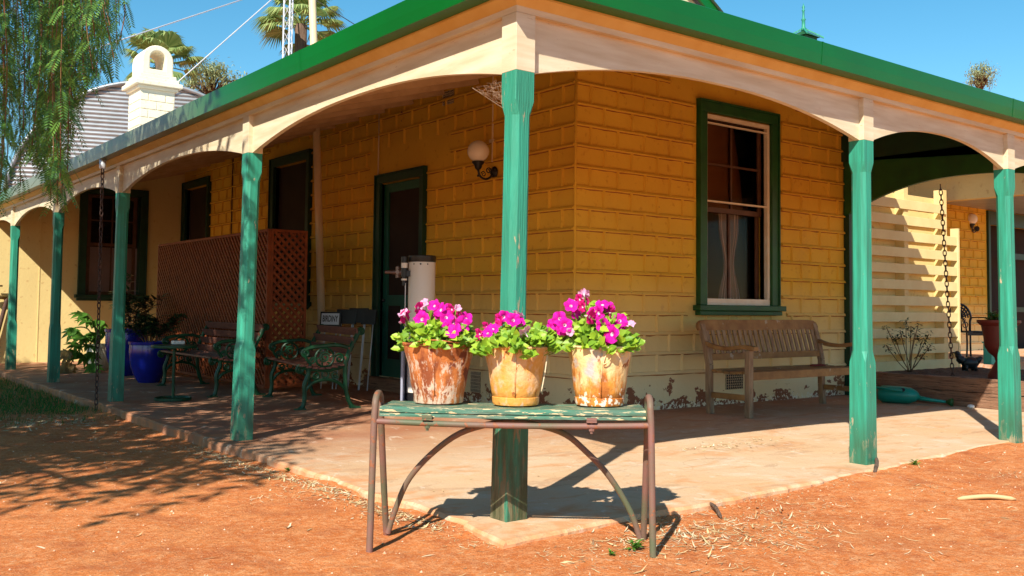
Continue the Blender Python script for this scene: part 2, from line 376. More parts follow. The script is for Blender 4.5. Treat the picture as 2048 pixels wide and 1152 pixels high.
def bucketmat(name, kind):
    n = N(name); z = n.z(False)
    st = n.noise(10, (1.6,1.6,.45), 9, .65); bl = n.noise(14, (1,1,.8), 8, .6, (5,5,5)); fi = n.noise(60, (1,1,.6), 6)
    if kind == 'rust':
        col = n.mix(n.ramp(st, .42, .58), (.24,.062,.022), (.52,.17,.045))
        k = n.ramp(n.math('ADD', n.noise(38, (1.2,1.2,.35), 10, .75, (1,7,2)), n.math('ADD', n.ramp(z, 0, .24, .03, -.06), n.ramp(n.noise(9, off=(2,2,2)), .35, .65, -.08, .08))), .500, .56)
        col = n.mix(k, col, (.62,.45,.34)); 
        col = n.mix(n.ramp(bl, .58, .62), col, (.18,.045,.025))
    elif kind == 'peach':
        col = n.mix(n.ramp(st, .4, .6), (.72,.40,.16), (.76,.47,.25))
        col = n.mix(n.ramp(n.math('ADD', bl, n.ramp(z, .02, .2, .06, 0)), .46, .58, 0, .9), col, (.66,.30,.05))
        col = n.mix(n.ramp(n.noise(20, (1,1,.7), 6, .6, (6,2,9)), .56, .68, 0, .6), col, (.62,.52,.46))
        col = n.mix(n.ramp(n.noise(44, (1,1,.4), 6, .65, (2,2,9)), .60, .66), col, (.36,.12,.03))
    else:
        col = n.mix(n.ramp(st, .4, .6), (.80,.62,.34), (.76,.56,.26))
        k = n.ramp(n.math('ADD', n.noise(12, (1.3,1.3,.4), 9, .65, (4,1,2)), n.ramp(z, .03, .22, .15, -.08)), .45, .58)
        col = n.mix(k, col, n.mix(n.ramp(n.noise(30, (1,1,.4), 6), .4, .6), (.66,.26,.04), (.42,.13,.025)))
        col = n.mix(n.math('MULTIPLY', n.ramp(n.noise(9, (1,1,1), 8, .6, (1,3,3)), .50, .60), n.ramp(z, .06, .12)), col, (.46,.44,.44))
        col = n.mix(n.ramp(n.noise(26, (1,1,.6), 5, .6, (2,2,9)), .63, .66), col, (.30,.10,.03))
        col = n.mix(n.ramp(n.math('ADD', n.noise(40), n.ramp(z, .03, .09, .05, -.2)), .56, .6), col, (.80,.70,.58))
    nrm = n.bump(n.noise(45, detail=8), .8, .006); nrm = n.bump(fi, .3, .002, nrm)
    return n.done(col, .62, nrm, .0, .35)

def glassmat():
    n = N('window_glass'); fr = n.new('ShaderNodeFresnel'); fr.inputs[0].default_value = 1.28
    tr = n.new('ShaderNodeBsdfTransparent'); tr.inputs[0].default_value = (.9,.85,.8,1)
    gl = n.new('ShaderNodeBsdfGlossy'); gl.inputs['Roughness'].default_value = .05; gl.inputs['Color'].default_value = (.14,.13,.12,1)
    mx = n.new('ShaderNodeMixShader'); n.link(fr.outputs[0], mx.inputs[0]); n.link(tr.outputs[0], mx.inputs[1]); n.link(gl.outputs[0], mx.inputs[2])
    n.link(mx.outputs[0], n.t.nodes['Material Output'].inputs[0]); return n.m
M['glass'] = glassmat()
M['globe'] = N('opal_globe').done((.86,.78,.66), .25, None, 0, .5)
M['fabric'] = leafmat('white_curtain', (.75,.62,.55), (.70,.58,.52), .5, .9)
M['blind'] = leafmat('amber_blind', (.50,.24,.10), (.50,.24,.10), .5, .8)
M['screenmesh'] = pm('fly_wire', (.03,.018,.014), (.02,.012,.01), rough=.9)

# ================================================================== GROUND
def gh(x, y):
    base = -.035 + .016*math.exp(-((x+.2)**2+(y+.5)**2)/.25)
    if x < 0 or y > 0: base -= .045*min(1, max(0, (y-1.0)/3.0))*min(1, max(0, (.4-x)/.6))
    base += .018*min(1, max(0, (x-.8)/2.5))*(1 if y < .5 else 0)
    dd_ = max(-.21-x, -.235+.045*max(0, min(x, 4.2))-y, 0)
    if x < 9 and y < 14: base += .020*math.exp(-dd_/.09)*min(1, max(0, .55+1.3*noise.noise((x*2.2, y*2.2, 7))))
    r = sqrt(x*x+y*y)
    d = .012*noise.noise((x*1.3, y*1.3, 0)) + .005*noise.noise((x*6, y*6, 2)) + .0025*noise.noise((x*19, y*19, 5))
    v = base + d
    return min(v, -.008) if (x > -.34 and y > -.45) else v
def axis(lo, hi, fine, near_lo, near_hi):
    a = []; v = near_lo
    while v < near_hi: a.append(v); v += fine
    step = fine
    v = near_hi
    while v < hi: a.append(v); step *= 1.35; v += step
    a.append(hi); step = fine; v = near_lo
    while v > lo:
        step *= 1.35; v -= step; a.insert(0, v)
    return a
xs = axis(-300, 300, .035, -3.2, 5.2); ys = axis(-300, 300, .035, -2.6, 6.2)
b = MB(); nx = len(xs); ny = len(ys)
b.v = [(x, y, gh(x, y)) for y in ys for x in xs]
b.f = [[j*nx+i, j*nx+i+1, (j+1)*nx+i+1, (j+1)*nx+i] for j in range(ny-1) for i in range(nx-1)]; b.m = [0]*len(b.f)
g = b.build('ground', M['ground'], smooth=True, fix=False)
tag(g, 'bare red earth in front of the verandah', 'ground', kind='structure')

# paved verandah floor (L-shaped slab)
def edge(a, bb, n, amp, seed):
    a = Vector(a); bb = Vector(bb); d = (bb-a); nrm = Vector((-d.y, d.x)).normalized(); o = []
    for i in range(n):
        t = i/n; p = a+d*t; k = noise.noise((p.x*2.1+seed, p.y*2.1, 0))*amp + noise.noise((p.x*11+seed, p.y*11, 3))*amp*.5 + noise.noise((p.x*37+seed, p.y*37, 3))*amp*.22
        o.append(p + nrm*k)
    return o
out = [Vector((-.21, 15.0))]
out += edge((-.22, 13.0), (-.20, 3.3), 160, .030, 1)[0:]
out += edge((-.20, 3.3), (-.23, .05), 110, .042, 1)
out += edge((-.23, .05), (-.295, -.325), 6, .006, 2)
out += edge((-.295, -.325), (.55, -.265), 40, .020, 3)
out += edge((.55, -.265), (2.4, -.19), 60, .026, 4)
out += edge((2.4, -.19), (4.1, -.04), 50, .03, 5)
out += edge((4.1, -.04), (7.0, -.02), 20, .018, 6)
out += [Vector((9.6, -.05)), Vector((9.6, 2.95)), Vector((2.95, 2.95)), Vector((2.95, 15.0))]
b = MB(); n = len(out)
ins = []
for i, p in enumerate(out):
    d = (out[(i+1) % n]-out[i-1]).normalized(); nn = Vector((-d.y, d.x)); ins.append(p + nn*(.014+.01*noise.noise((p.x*7, p.y*7, 9))))
b.v = [(p.x, p.y, 0) for p in ins] + [(p.x, p.y, -.013) for p in out] + [(p.x, p.y, -.3) for p in out]
b.f = [list(range(n))] + [[i, n+i, n+(i+1) % n, (i+1) % n] for i in range(n)] + [[n+i, 2*n+i, 2*n+(i+1) % n, n+(i+1) % n] for i in range(n)]
b.m = [0]*len(b.f)
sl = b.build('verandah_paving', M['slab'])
tag(sl, 'worn concrete floor of the verandah', 'paving', kind='structure')

# ================================================================== HOMESTEAD
house = thing('homestead', 'yellow block-pattern homestead with green posted verandah round its corner', 'house')
WX = WY = 2.87
RPOST = [0, 2.728, 4.60, 6.93]
LPOST = [3.055, 6.226, 8.871, 11.455]
EX = 6.93     # end of the house on the right
def sweep(sec, name, mat, lx=7.0, ly=14.6, **k):
    """section list of (outset o, z) carried round the verandah corner with a mitre"""
    b = MB(); m = len(sec); st = []
    for o, z in sec: st.append((-o, ly, z))
    for o, z in sec: st.append((-o, -o, z))
    for o, z in sec: st.append((lx, -o, z))
    fs = [tuple(range(m)), tuple(range(3*m-1, 2*m-1, -1))]
    for s in (0, 1):
        for i in range(m): fs.append((s*m+i, s*m+(i+1) % m, (s+1)*m+(i+1) % m, (s+1)*m+i))
    b.add(st, fs); return b.build(name, mat, house, **k)
# roof sheet of the verandah
k_ = .28
rz = lambda o: 2.466 + k_*(-.12 + .24 - o)*1.0   # o negative towards the house
roofsec = [(.13, 2.452), (.13, 2.462), (-2.9, 2.462+k_*3.03), (-2.9, 2.44+k_*3.03)]
b = MB()
for (o0, o1, dz) in ((0, 0, 0),):
    pass
sweep(roofsec, 'verandah_roof', M['sheet'], lx=7.2, ly=14.8)
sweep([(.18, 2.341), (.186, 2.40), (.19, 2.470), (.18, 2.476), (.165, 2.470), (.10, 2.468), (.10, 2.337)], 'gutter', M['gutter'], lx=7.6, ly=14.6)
sweep([(.055, 2.288), (.098, 2.328), (.098, 2.45), (.052, 2.45)], 'eave_board', M['cream_bounce'], lx=7.1)
sweep([(.055, 2.262), (.057, 2.286), (.05, 2.44), (-.05, 2.44), (-.055, 2.262)], 'beam', M['cream'], lx=6.9)
# gutter joints
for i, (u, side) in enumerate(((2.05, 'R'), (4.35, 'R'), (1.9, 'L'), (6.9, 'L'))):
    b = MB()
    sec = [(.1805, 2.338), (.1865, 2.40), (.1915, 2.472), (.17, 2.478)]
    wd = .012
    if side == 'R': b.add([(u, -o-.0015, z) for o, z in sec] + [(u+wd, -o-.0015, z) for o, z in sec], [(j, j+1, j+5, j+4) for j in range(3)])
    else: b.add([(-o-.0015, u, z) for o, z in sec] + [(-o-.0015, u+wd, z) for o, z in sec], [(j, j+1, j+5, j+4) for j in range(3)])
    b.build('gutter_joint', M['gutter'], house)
# rafters under the sheet
b = MB()
for x in [i*.62 for i in range(0, 12)]:
    y0 = 0.06; y1 = WY-.02
    if x < WX: y1 = max(.3, x)
    b.bar((x, y0, 2.40+k_*y0), (x, y1, 2.40+k_*y1), .045, .075)
for y in [i*.62 for i in range(1, 24)]:
    x1 = WX-.02
    if y < WX: x1 = max(.3, y)
    b.bar((.06, y, 2.40+k_*.06), (x1, y, 2.40+k_*x1), .045, .075)
b.bar((0, 0, 2.42), (WX, WX, 2.42+k_*WX), .05, .10)
b.build('rafters', M['rwood'], house)
# arched valances
def valance(u0, u1, side, mat, crown=.155, w0=-.022, w1=.010, zb=2.0, zt=2.262, fixed=None, nm='valance'):
    b = MB(); n = 28; pts = []
    for i in range(n+1):
        t = 2*i/n-1; pts.append((u0+(u1-u0)*i/n, zb + crown*(1-abs(t)**2.2)))
    lo = pts; hi = [(u1, zt), (u0, zt)]
    ring = lo+hi
    if fixed is None: f = (lambda u, w, z: (u, w, z)) if side == 'R' else (lambda u, w, z: (w, u, z))
    else: f = lambda u, w, z: (fixed+w, u, z)
    m = len(ring)
    b.add([f(u, w0, z) for u, z in ring] + [f(u, w1, z) for u, z in ring],
        [(i, (i+1) % m, m+(i+1) % m, m+i) for i in range(m)] +
        [(i, i+1, 2*m//2-1, 2*m//2-1) if False else (i, i+1, m-1) for i in range(n//2)] + [(i, i+1, m-2) for i in range(n//2, n)] + [(n//2, m-2, m-1)] +
        [(m+i+1, m+i, 2*m-1) for i in range(n//2)] + [(m+i+1, m+i, 2*m-2) for i in range(n//2, n)] + [(m+n//2, 2*m-1, 2*m-2)])
    return b.build(nm, mat, house)
h = .054
for a, c in zip(RPOST[:-1], RPOST[1:]): valance(a+h, c-h, 'R', M['cream'])
prev = 0
for c in LPOST + [14.0]: valance(prev+h, c-h, 'L', M['cream']); prev = c
# posts
def post_mesh(lean=(0, 0)):
    b = MB()
    def ring(hw, c, z):
        pts = []
        for sx, sy in ((1,1),(-1,1),(-1,-1),(1,-1)):
            a = (sx*hw, sy*(hw-c)); d = (sx*(hw-c), sy*hw)
            pts += [a, d] if sx*sy > 0 else [d, a]
        k = 1-z/2.0
        return [(p[0]+lean[0]*k, p[1]+lean[1]*k, z) for p in pts]
    rows = [ring(.060, .002, -.02), ring(.059, .003, .15), ring(.057, .003, .60), ring(.056, .003, .625), ring(.053, .024, .69), ring(.0515, .024, 1.2), ring(.051, .024, 1.80), ring(.054, .003, 1.865), ring(.054, .003, 2.0)]
    fs = [tuple(range(7, -1, -1))]
    for i in range(len(rows)-1):
        for k in range(8): fs.append((i*8+k, i*8+(k+1) % 8, (i+1)*8+(k+1) % 8, (i+1)*8+k))
    fs.append(tuple((len(rows)-1)*8+k for k in range(8)))
    b.add([p for r in rows for p in r], fs); return b
PL = {}
posts = [('R', 0, x) for x in RPOST] + [('L', 0, y) for y in LPOST]
leans = [(-.012, .02), (0, 0), (.02, -.01), (0, 0), (-.03, 0), (-.012, 0), (0, 0), (0, 0)]
for (side, _, u), ln in zip(posts, leans):
    o = post_mesh(ln).build('post', M['postworn'] if (side == 'R' and u == 0) else M['post'], house, bevel=.003)
    o.location = (u, 0, 0) if side == 'R' else (0, u, 0)
    c = MB().bx(-.0545, .0545, -.0545, .0545, 2.0, 2.2615).build('post_head', M['cream'], o, bevel=.002)
# end valance, dark green, closing the verandah at the right
valance(.06, WY-.02, 'X', M['dgreen'], crown=.33, w0=-.02, w1=.03, zb=2.0, zt=2.66, fixed=6.90, nm='end_valance')
b = MB(); b.add([(6.86, .10, 2.62), (6.86, WY, 2.62), (6.86, WY, 3.2), (6.86, .10, 2.44), (6.94, .10, 2.62), (6.94, WY, 2.62), (6.94, WY, 3.2), (6.94, .10, 2.44)],
    [(0,1,2,3), (7,6,5,4), (0,4,5,1), (1,5,6,2), (2,6,7,3), (3,7,4,0)])
b.build('end_board', M['bgreen'], house)

# walls with raised block pattern
CH = .1845; BW = .34; Z0 = .34
def wall_mesh(f, u0, u1, ztop, openings, smooth, seed, zf=None, thick=.24, bw=BW, ch=CH, z0=Z0, phase=0, core=True, top=3.35, joint_strip=True, cs=0):
    """f(u,d,z): d is distance out of the wall face"""
    b = MB(); r = random.Random(seed)
    if core:
        us = sorted({u0+cs, u1} | {o[0] for o in openings} | {o[1] for o in openings})
        for a, c in zip(us[:-1], us[1:]):
            mid = (a+c)/2; zs = [(-.05, top)]
            for o in openings:
                if o[0] <= mid <= o[1]:
                    nz = []
                    for lo, hi in zs:
                        if o[2] > lo: nz.append((lo, min(hi, o[2])))
                        if o[3] < hi: nz.append((max(lo, o[3]), hi))
                    zs = nz
            for lo, hi in zs:
                P = [f(a, 0, lo), f(c, 0, lo), f(c, 0, hi), f(a, 0, hi), f(a, -thick, lo), f(c, -thick, lo), f(c, -thick, hi), f(a, -thick, hi)]
                b.add(P, [(0,1,2,3), (7,6,5,4), (0,4,5,1), (1,5,6,2), (2,6,7,3), (3,7,4,0)])
    def blocked(u, z):
        for o in openings:
            if o[0]-.0 < u < o[1]+.0 and o[2] < z < o[3]: return True
        for o in smooth:
            if o[0] < u < o[1] and o[2] < z < o[3]: return True
        return False
    nr = int((ztop-z0)/ch)+1
    for i in range(nr+1):
        z = z0+i*ch
        # horizontal bead
        u = u0; seg = .085; prevs = None
        while u < u1-1e-4:
            c = min(u+seg, u1)
            if not blocked((u+c)/2, z):
                def prof(uu):
                    j = .0018*noise.noise((uu*5+seed, z*9, 1)) ; hh = .013+.003*noise.noise((uu*9, z*5, seed)); dd = .028+.007*noise.noise((uu*7, z*11, seed+4))
                    return [f(uu, .0, z+hh+.006+j), f(uu, dd*.6, z+hh+j), f(uu, dd, z+j-hh*.3), f(uu, dd*.9, z-hh+j), f(uu, -.001, z-hh-.001+j)]
                A = prof(u); B = prof(c)
                b.cur = 0; b.add(A+B, [(k, k+1, k+6, k+5) for k in range(4)] + [(4, 3, 2, 1, 0), (5, 6, 7, 8, 9)])
                if joint_strip:   # earth-red strip in the joint under the bead
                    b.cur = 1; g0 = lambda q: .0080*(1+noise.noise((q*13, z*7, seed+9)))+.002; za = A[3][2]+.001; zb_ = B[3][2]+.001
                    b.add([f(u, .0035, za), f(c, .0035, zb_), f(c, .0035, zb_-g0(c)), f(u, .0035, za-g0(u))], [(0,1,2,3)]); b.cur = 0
            u = c
        # vertical beads of the course above
        if i < nr:
            off = phase + (bw/2 if i % 2 else 0)
            k = math.ceil((u0-off)/bw)
            while off+k*bw < u1:
                uu = off+k*bw + r.uniform(-.008, .008)
                if u0+.02 < uu < u1-.02 and not blocked(uu, z+ch/2):
                    hw = .010; d = .021
                    zl = z+.012; zh = z+ch-.010; up2 = .006
                    P = [f(uu-hw-.006, 0, zl), f(uu-hw*.5, d, zl), f(uu+hw*.5, d, zl), f(uu+hw+.006, 0, zl), f(uu-hw-.006, 0, zh), f(uu-hw*.5, d, zh), f(uu+hw*.5, d, zh), f(uu+hw+.006, 0, zh)]
                    b.add(P, [(0,1,5,4), (1,2,6,5), (2,3,7,6), (0,3,2,1), (4,5,6,7)])
                k += 1
    return b
wR = (4.55, 5.56, .98, 2.88)
dL = (5.37, 6.23, .14, 2.345); wL = (8.17, 9.21, .98, 2.86); wL2 = (11.84, 12.86, 1.2, 2.88)
fR = lambda u, d, z: (u, WY-d, z)
fL = lambda u, d, z: (WX-d, u, z)
b = wall_mesh(fR, WX, EX, 3.15, [wR], [(4.10, 6.0, 2.95, 3.3), (4.3, 5.85, .84, .99), (4.42, 5.76, .9, 3.0)], 3, phase=WX)
b.build('wall', [M['wall'], M['joint_strip']], house, fix=True)
b = wall_mesh(fL, WX+.0, 13.0, 3.15, [dL, wL, wL2], [(4.8, 6.5, 2.42, 2.78), (5.24, 6.36, 0, 2.46), (8.02, 9.36, .86, 3.0), (7.9, 9.45, 2.98, 3.15), (11.7, 13, 1.0, 3.0), (12.7, 13, 0, 4)], 5, phase=WX, cs=.241)
b.build('wall', [M['wall'], M['joint_strip']], house, fix=True)
# corner bead
b = MB(); b.tube([(WX-.002, WY-.002, .3), (WX-.002, WY-.002, 1.2), (WX-.002, WY-.002, 2.2), (WX-.002, WY-.002, 3.2)], .013, 8); b.build('corner_bead', M['wall'], house, smooth=True)
# east and north walls, closing the rooms
MB().bx(EX-.24, EX, WY+.245, 12.7, -.05, 3.35).build('wall', M['wall'], house)
MB().bx(EX-.035, EX+.05, WY-.075, WY-.005, 0, 3.3).build('corner_board', M['bgreen'], house)
MB().bx(WX+.245, EX-.245, WY+.245, 12.7, -.04, .0).build('room_floor', M['dwood'], house)
MB().bx(WX+.245, EX-.245, 6.9, 7.1, .005, 3.3).build('partition', M['wall'], house)
MB().bx(WX+.245, EX-.245, WY+.245, 12.7, 3.35, 3.39).build('ceiling', M['wall'], house)
# main hip roof, hidden from the ground behind the verandah edge
b = MB(); x0, x1, y0, y1, ze, zr = WX-.1, EX+.15, WY-.1, 12.9, 3.30, 4.15; xm = (x0+x1)/2
b.add([(x0,y0,ze),(x1,y0,ze),(x1,y1,ze),(x0,y1,ze),(xm,y0+2,zr),(xm,y1-2,zr)], [(0,1,4),(1,2,5,4),(2,3,5),(3,0,4,5),(3,2,1,0)])
b.build('main_roof', M['sheet'], house)

# joinery: window(side, u0,u1,z0,z1)
def window(f, u0, u1, z0, z1, fm, sill, inner, name='window', white=False, blind=True, curtain=True, rails=True, flyscreen=False):
    """f(u,d,z) d positive outwards; u0..z1 = opening"""
    def bx(b, a, c, d0, d1, lo, hi):
        P = [f(a,d0,lo), f(c,d0,lo), f(c,d0,hi), f(a,d0,hi), f(a,d1,lo), f(c,d1,lo), f(c,d1,hi), f(a,d1,hi)]
        b.add(P, [(0,1,2,3), (7,6,5,4), (0,4,5,1), (1,5,6,2), (2,6,7,3), (3,7,4,0)])
    b = MB(); t = .10
    bx(b, u0-t, u0, -.12, .045, z0-.0, z1); bx(b, u1, u1+t, -.12, .045, z0-.0, z1)
    bx(b, u0-t, u1+t, -.12, .045, z1+.001, z1+t)
    # outer back-band moulding
    bx(b, u0-t-.018, u0-t-.0005, .0, .062, z0, z1+t+.018); bx(b, u1+t+.0005, u1+t+.018, .0, .062, z0, z1+t+.018); bx(b, u0-t, u1+t, .0, .062, z1+t+.001, z1+t+.018)
    root = b.build(name, fm, house, bevel=.004)
    s = MB(); bx(s, u0-t-.06, u1+t+.06, -.12, .10, z0-.055, z0-.001); bx(s, u0-t-.03, u1+t+.03, -.0, .07, z0-.10, z0-.056)
    s.build('sill', fm, root, bevel=.006)
    if white:
        s = MB(); w_ = .038; d0, d1 = -.035, .012
        bx(s, u0+.002, u0+w_, d0, d1, z0+.001, z1-.01); bx(s, u1-w_, u1-.002, d0, d1, z0+.001, z1-.01)
        bx(s, u0+w_+.0005, u1-w_-.0005, d0, d1, z0+.001, z0+.065); bx(s, u0+w_+.0005, u1-w_-.0005, d0, d1, z1-.05, z1-.012)
        bx(s, u0+w_+.0005, u1-w_-.0005, d0, d1-.01, z0+1.02, z0+1.036); bx(s, u0+w_+.0005, u1-w_-.0005, d0, d1-.006, z1-.10, z1-.088)
        s.build('storm_sash', M['whitep'], root, bevel=.002)
    zm = (z0+z1)/2 - .02; sd = -.075
    s = MB(); w_ = .055
    for (lo, hi, d) in ((zm, z1, sd), (z0, zm+.05, sd-.03)):
        bx(s, u0+.03, u0+.03+w_, d-.03, d, lo, hi); bx(s, u1-.03-w_, u1-.03, d-.03, d, lo, hi)
        a, c = u0+.03+w_+.0005, u1-.03-w_-.0005
        bx(s, a, c, d-.03, d, lo, lo+.05); bx(s, a, c, d-.03, d, hi-.05, hi)
        um = (a+c)/2; bx(s, um-.011, um+.011, d-.026, d-.002, lo+.0505, hi-.0505)
        hm = (lo+hi)/2
        if lo == zm: bx(s, a, um-.0115, d-.026, d-.002, hm-.011, hm+.011); bx(s, um+.0115, c, d-.026, d-.002, hm-.011, hm+.011)
    s.build('sash', inner, root, bevel=.002)
    g = MB(); bx(g, u0+.03, u1-.03, sd-.017, sd-.013, zm+.02, z1-.02); bx(g, u0+.03, u1-.03, sd-.047, sd-.043, z0+.02, zm+.02)
    g.build('pane', M['glass'], root)
    if flyscreen:
        g = MB(); bx(g, u0+.006, u1-.006, -.050, -.045, z0+.02, z1-.02); g.build('fly_screen', M['screenmesh'], root)
    if blind:
        g = MB(); bx(g, u0, u1, -.118, -.114, zm+.02, z1); g.build('blind', M['blind'], root)
    if curtain:
        g = MB(); uc = u0+(u1-u0)*.52; rows = []
        for i in range(15):
            z = zm+.15-(zm+.15-z0)*i/14; pin = 1-.55*math.exp(-((z-(z0+.42))/.25)**2); hw = .17*pin
            rows.append([f(uc+hw*(2*k/16-1), -.128+.014*cos(k*2.6+i*.15), z) for k in range(17)])
        vs = [p for r_ in rows for p in r_]
        g.add(vs, [(i*17+k, i*17+k+1, (i+1)*17+k+1, (i+1)*17+k) for i in range(14) for k in range(16)])
        g.build('curtain', M['fabric'], root, smooth=True, fix=False)
    return root
window(fR, *wR, M['dgreen'], True, M['dwood'], white=True)
window(fL, *wL, M['bgreen'], True, M['dwood'], curtain=False, blind=False, flyscreen=True)
window(fL, *wL2, M['bgreen'], True, M['dwood'], curtain=False, blind=False, flyscreen=True)
# door with fly screen
b = MB(); u0, u1, z0, z1 = dL; t = .085
def bxL(b, a, c, d0, d1, lo, hi): b.bx(WX-d1, WX-d0, a, c, lo, hi)
bxL(b, u0-t, u0, -.1, .04, z0-.13, z1); bxL(b, u1, u1+t, -.1, .04, z0-.13, z1); bxL(b, u0-t, u1+t, -.1, .04, z1+.001, z1+t)
bxL(b, u0-t-.016, u0-t-.0005, 0, .058, .01, z1+t+.016); bxL(b, u1+t+.0005, u1+t+.016, 0, .058, .01, z1+t+.016); bxL(b, u0-t, u1+t, 0, .058, z1+t+.001, z1+t+.016)
door = b.build('door', M['bgreen'], house, bevel=.003)
s = MB(); bxL(s, u0-.12, u1+.12, -.05, .14, .0, .135); s.build('step', M['sleeper'], door, bevel=.01)
s = MB(); d0, d1 = -.06, -.025
bxL(s, u0+.003, u0+.10, d0, d1, z0, z1-.01); bxL(s, u1-.10, u1-.003, d0, d1, z0, z1-.01)
for lo, hi in ((z0, z0+.20), (z0+.80, z0+.92), (z1-.11, z1-.012)): bxL(s, u0+.1005, u1-.1005, d0, d1, lo, hi)
bxL(s, (u0+u1)/2-.03, (u0+u1)/2+.03, d0, d1, z0+.2005, z0+.7995)
s.build('door_frame', pm('teal_door_paint', (.01,.10,.07), (.01,.08,.06), rough=.45), door, bevel=.002)
s = MB(); bxL(s, u0+.08, u1-.08, -.052, -.047, z0+.1, z1-.05); s.build('fly_screen', M['screenmesh'], door)
s = MB().sphere((WX+.01, u1-.05, z0+.86), .022, 12, 8); s.build('door_knob', M['black'], door, smooth=True)
# vents
def grille(f, u, z, w=.16, hh=.12, mat=None):
    b = MB()
    def bb(a, c, d0, d1, lo, hi):
        b.add([f(a,d0,lo), f(c,d0,lo), f(c,d0,hi), f(a,d0,hi), f(a,d1,lo), f(c,d1,lo), f(c,d1,hi), f(a,d1,hi)], [(0,1,2,3), (7,6,5,4), (0,4,5,1), (1,5,6,2), (2,6,7,3), (3,7,4,0)])
    bb(u-w/2, u+w/2, .0, .004, z-hh/2, z+hh/2); b.cur = 1
    n = 8
    for i in range(n+1):
        x = u-w/2+w*i/n
        pts = [f(x+.006*(-1)**j, .010, z-hh/2+hh*j/6) for j in range(7)]
        b.tube(pts, .0028, 4)
    for j in range(0, 7, 1): b.tube([f(u-w/2, .010, z-hh/2+hh*j/6), f(u+w/2, .010, z-hh/2+hh*j/6)], .002, 4)
    return b.build('vent', [M['black'], mat or M['tan']], house)
grille(fR, 5.0, .22, .26, .15); grille(fL, 4.88, 3.12, .20, .14); grille(fL, 4.33, .20, .16, .2)
# conduits on the left wall
b = MB(); b.tube([(WX-.02, 6.30, 3.2), (WX-.02, 6.30, 2.46)], .009, 6); b.build('conduit', M['tan'], house, smooth=True)
b = MB(); b.tube([(WX-.02, 4.07, 3.2), (WX-.02, 4.07, 2.35)], .009, 6); b.bx(WX-.035, WX-.004, 4.04, 4.11, 2.54, 2.57); b.build('conduit', M['tan'], house)
b = MB(); b.tube([(WX-.02, 10.78, 3.2), (WX-.02, 10.78, 2.0), (WX-.03, 10.6, 1.9)], .010, 6); b.build('conduit', M['iron'], house)

# tall tan pole going up through the verandah roof
pole = MB(); pole.tube([(2.62, 7.13, 0), (2.62, 7.21, .76), (2.62, 7.46, 3.17), (2.62, 7.65, 4.8), (2.62, 7.86, 6.7)], .047, 14)
tag(pole.build('pole', M['tan'], smooth=True, auto=True), 'tall round tan pole leaning past the wall and up through the roof', 'pole')

# ================================================================== WING AT THE FAR LEFT
wing = thing('pale_wing', 'pale yellow wing closing the far end of the left verandah, with chimney', 'building', (1, 13, 0))
wing_o = Vector((1, 13, 0))
b = MB(); Pz = lambda x: 2.44+k_*(x+.08)
for (a, c, lo, hi) in ((-.19, 1.22, 0, None), (1.22, 2.27, 0, .97), (1.22, 2.27, 2.80, None), (2.27, 2.87, 0, None)):
    za = hi if hi else Pz(a); zc = hi if hi else Pz(c)
    b.add([(a-1,0,lo-.05 if lo == 0 else lo),(c-1,0,lo-.05 if lo == 0 else lo),(c-1,0,zc),(a-1,0,za),(a-1,.25,lo-.05 if lo == 0 else lo),(c-1,.25,lo-.05 if lo == 0 else lo),(c-1,.25,zc),(a-1,.25,za)],
        [(0,1,2,3),(7,6,5,4),(0,4,5,1),(1,5,6,2),(2,6,7,3),(3,7,4,0)])
b.add([(-3.5,0,-.05),(-1.192,0,-.05),(-1.192,0,2.33),(-3.5,0,2.33),(-3.5,.25,-.05),(-1.192,.25,-.05),(-1.192,.25,2.33),(-3.5,.25,2.33)],[(0,1,2,3),(7,6,5,4),(0,4,5,1),(1,5,6,2),(2,6,7,3),(3,7,4,0)])
b.build('wall', M['wallfar'], wing)
MB().bx(-.372, -.357, -.006, .0, 0, 2.6).build('cover_strip', M['wallfar'], wing)
MB().bx(-3.5, 4.5, 3.5, 3.7, -.05, 2.2).build('wall', M['wallfar'], wing)
b = MB(); b.add([(-3.6,-.15,2.34),(-1.25,-.15,2.34),(-1.25,3.9,2.34),(-3.6,3.9,2.34),(-3.6,-.15,2.42),(-1.25,-.15,2.42),(-1.25,3.9,2.42),(-3.6,3.9,2.42)],[(0,3,2,1),(4,5,6,7),(0,1,5,4),(1,2,6,5),(2,3,7,6),(3,0,4,7)])
b.build('roof', M['sheet'], wing)
def fF(u, d, z): return (u-1, -d, z)
_h = house; house = wing
window(fF, 1.31, 2.14, 1.07, 2.70, M['bgreen'], True, M['dwood'], curtain=False, blind=False)
b = MB().bx(1.35-1, 2.16-1, .12, .125, 1.08, 1.85); b.build('blind', pm('grey_blind', (.35,.27,.30), (.32,.24,.27)), wing)
house = _h
MB().bx(-3.4, 1.8, .8, .85, -.05, 2.3).build('dark_backing', M['screenmesh'], wing)
MB().bx(.1, 1.4, .60, .62, .9, 2.95).build('dark_backing', M['screenmesh'], wing)  # added dark sheet standing in for the unlit room behind the window
# chimney: brick shaft, corbels, arched pot cover
ch = MB(); cx, cy = 2.62-1, 14.15-13; hw, hd = .30, .33
ch.bx(cx-hw, cx+hw, cy-hd, cy+hd, 2.6, 4.72)
chim = ch.build('chimney', M['chim'], wing)
b = MB(); r_ = random.Random(4)
for i in range(14):
    z = 2.72+i*.15
    off = 0 if i % 2 else .15
    if z+.14 > 4.72: break
    for k in range(-2, 4):
        a = cx-hw+off+k*.30; c = a+.285
        a = max(a, cx-hw+.004); c = min(c, cx+hw-.004)
        if c-a > .04: b.bx(a, c, cy-hd-.010, cy-hd-.0005, z, z+.135)
        a = cy-hd+off+k*.30; c = a+.285; a = max(a, cy-hd+.004); c = min(c, cy+hd-.004)
        if c-a > .04: b.bx(cx-hw-.010, cx-hw-.0005, a, c, z, z+.135)
b.build('brickwork', M['chim'], chim, bevel=.006)
b = MB()
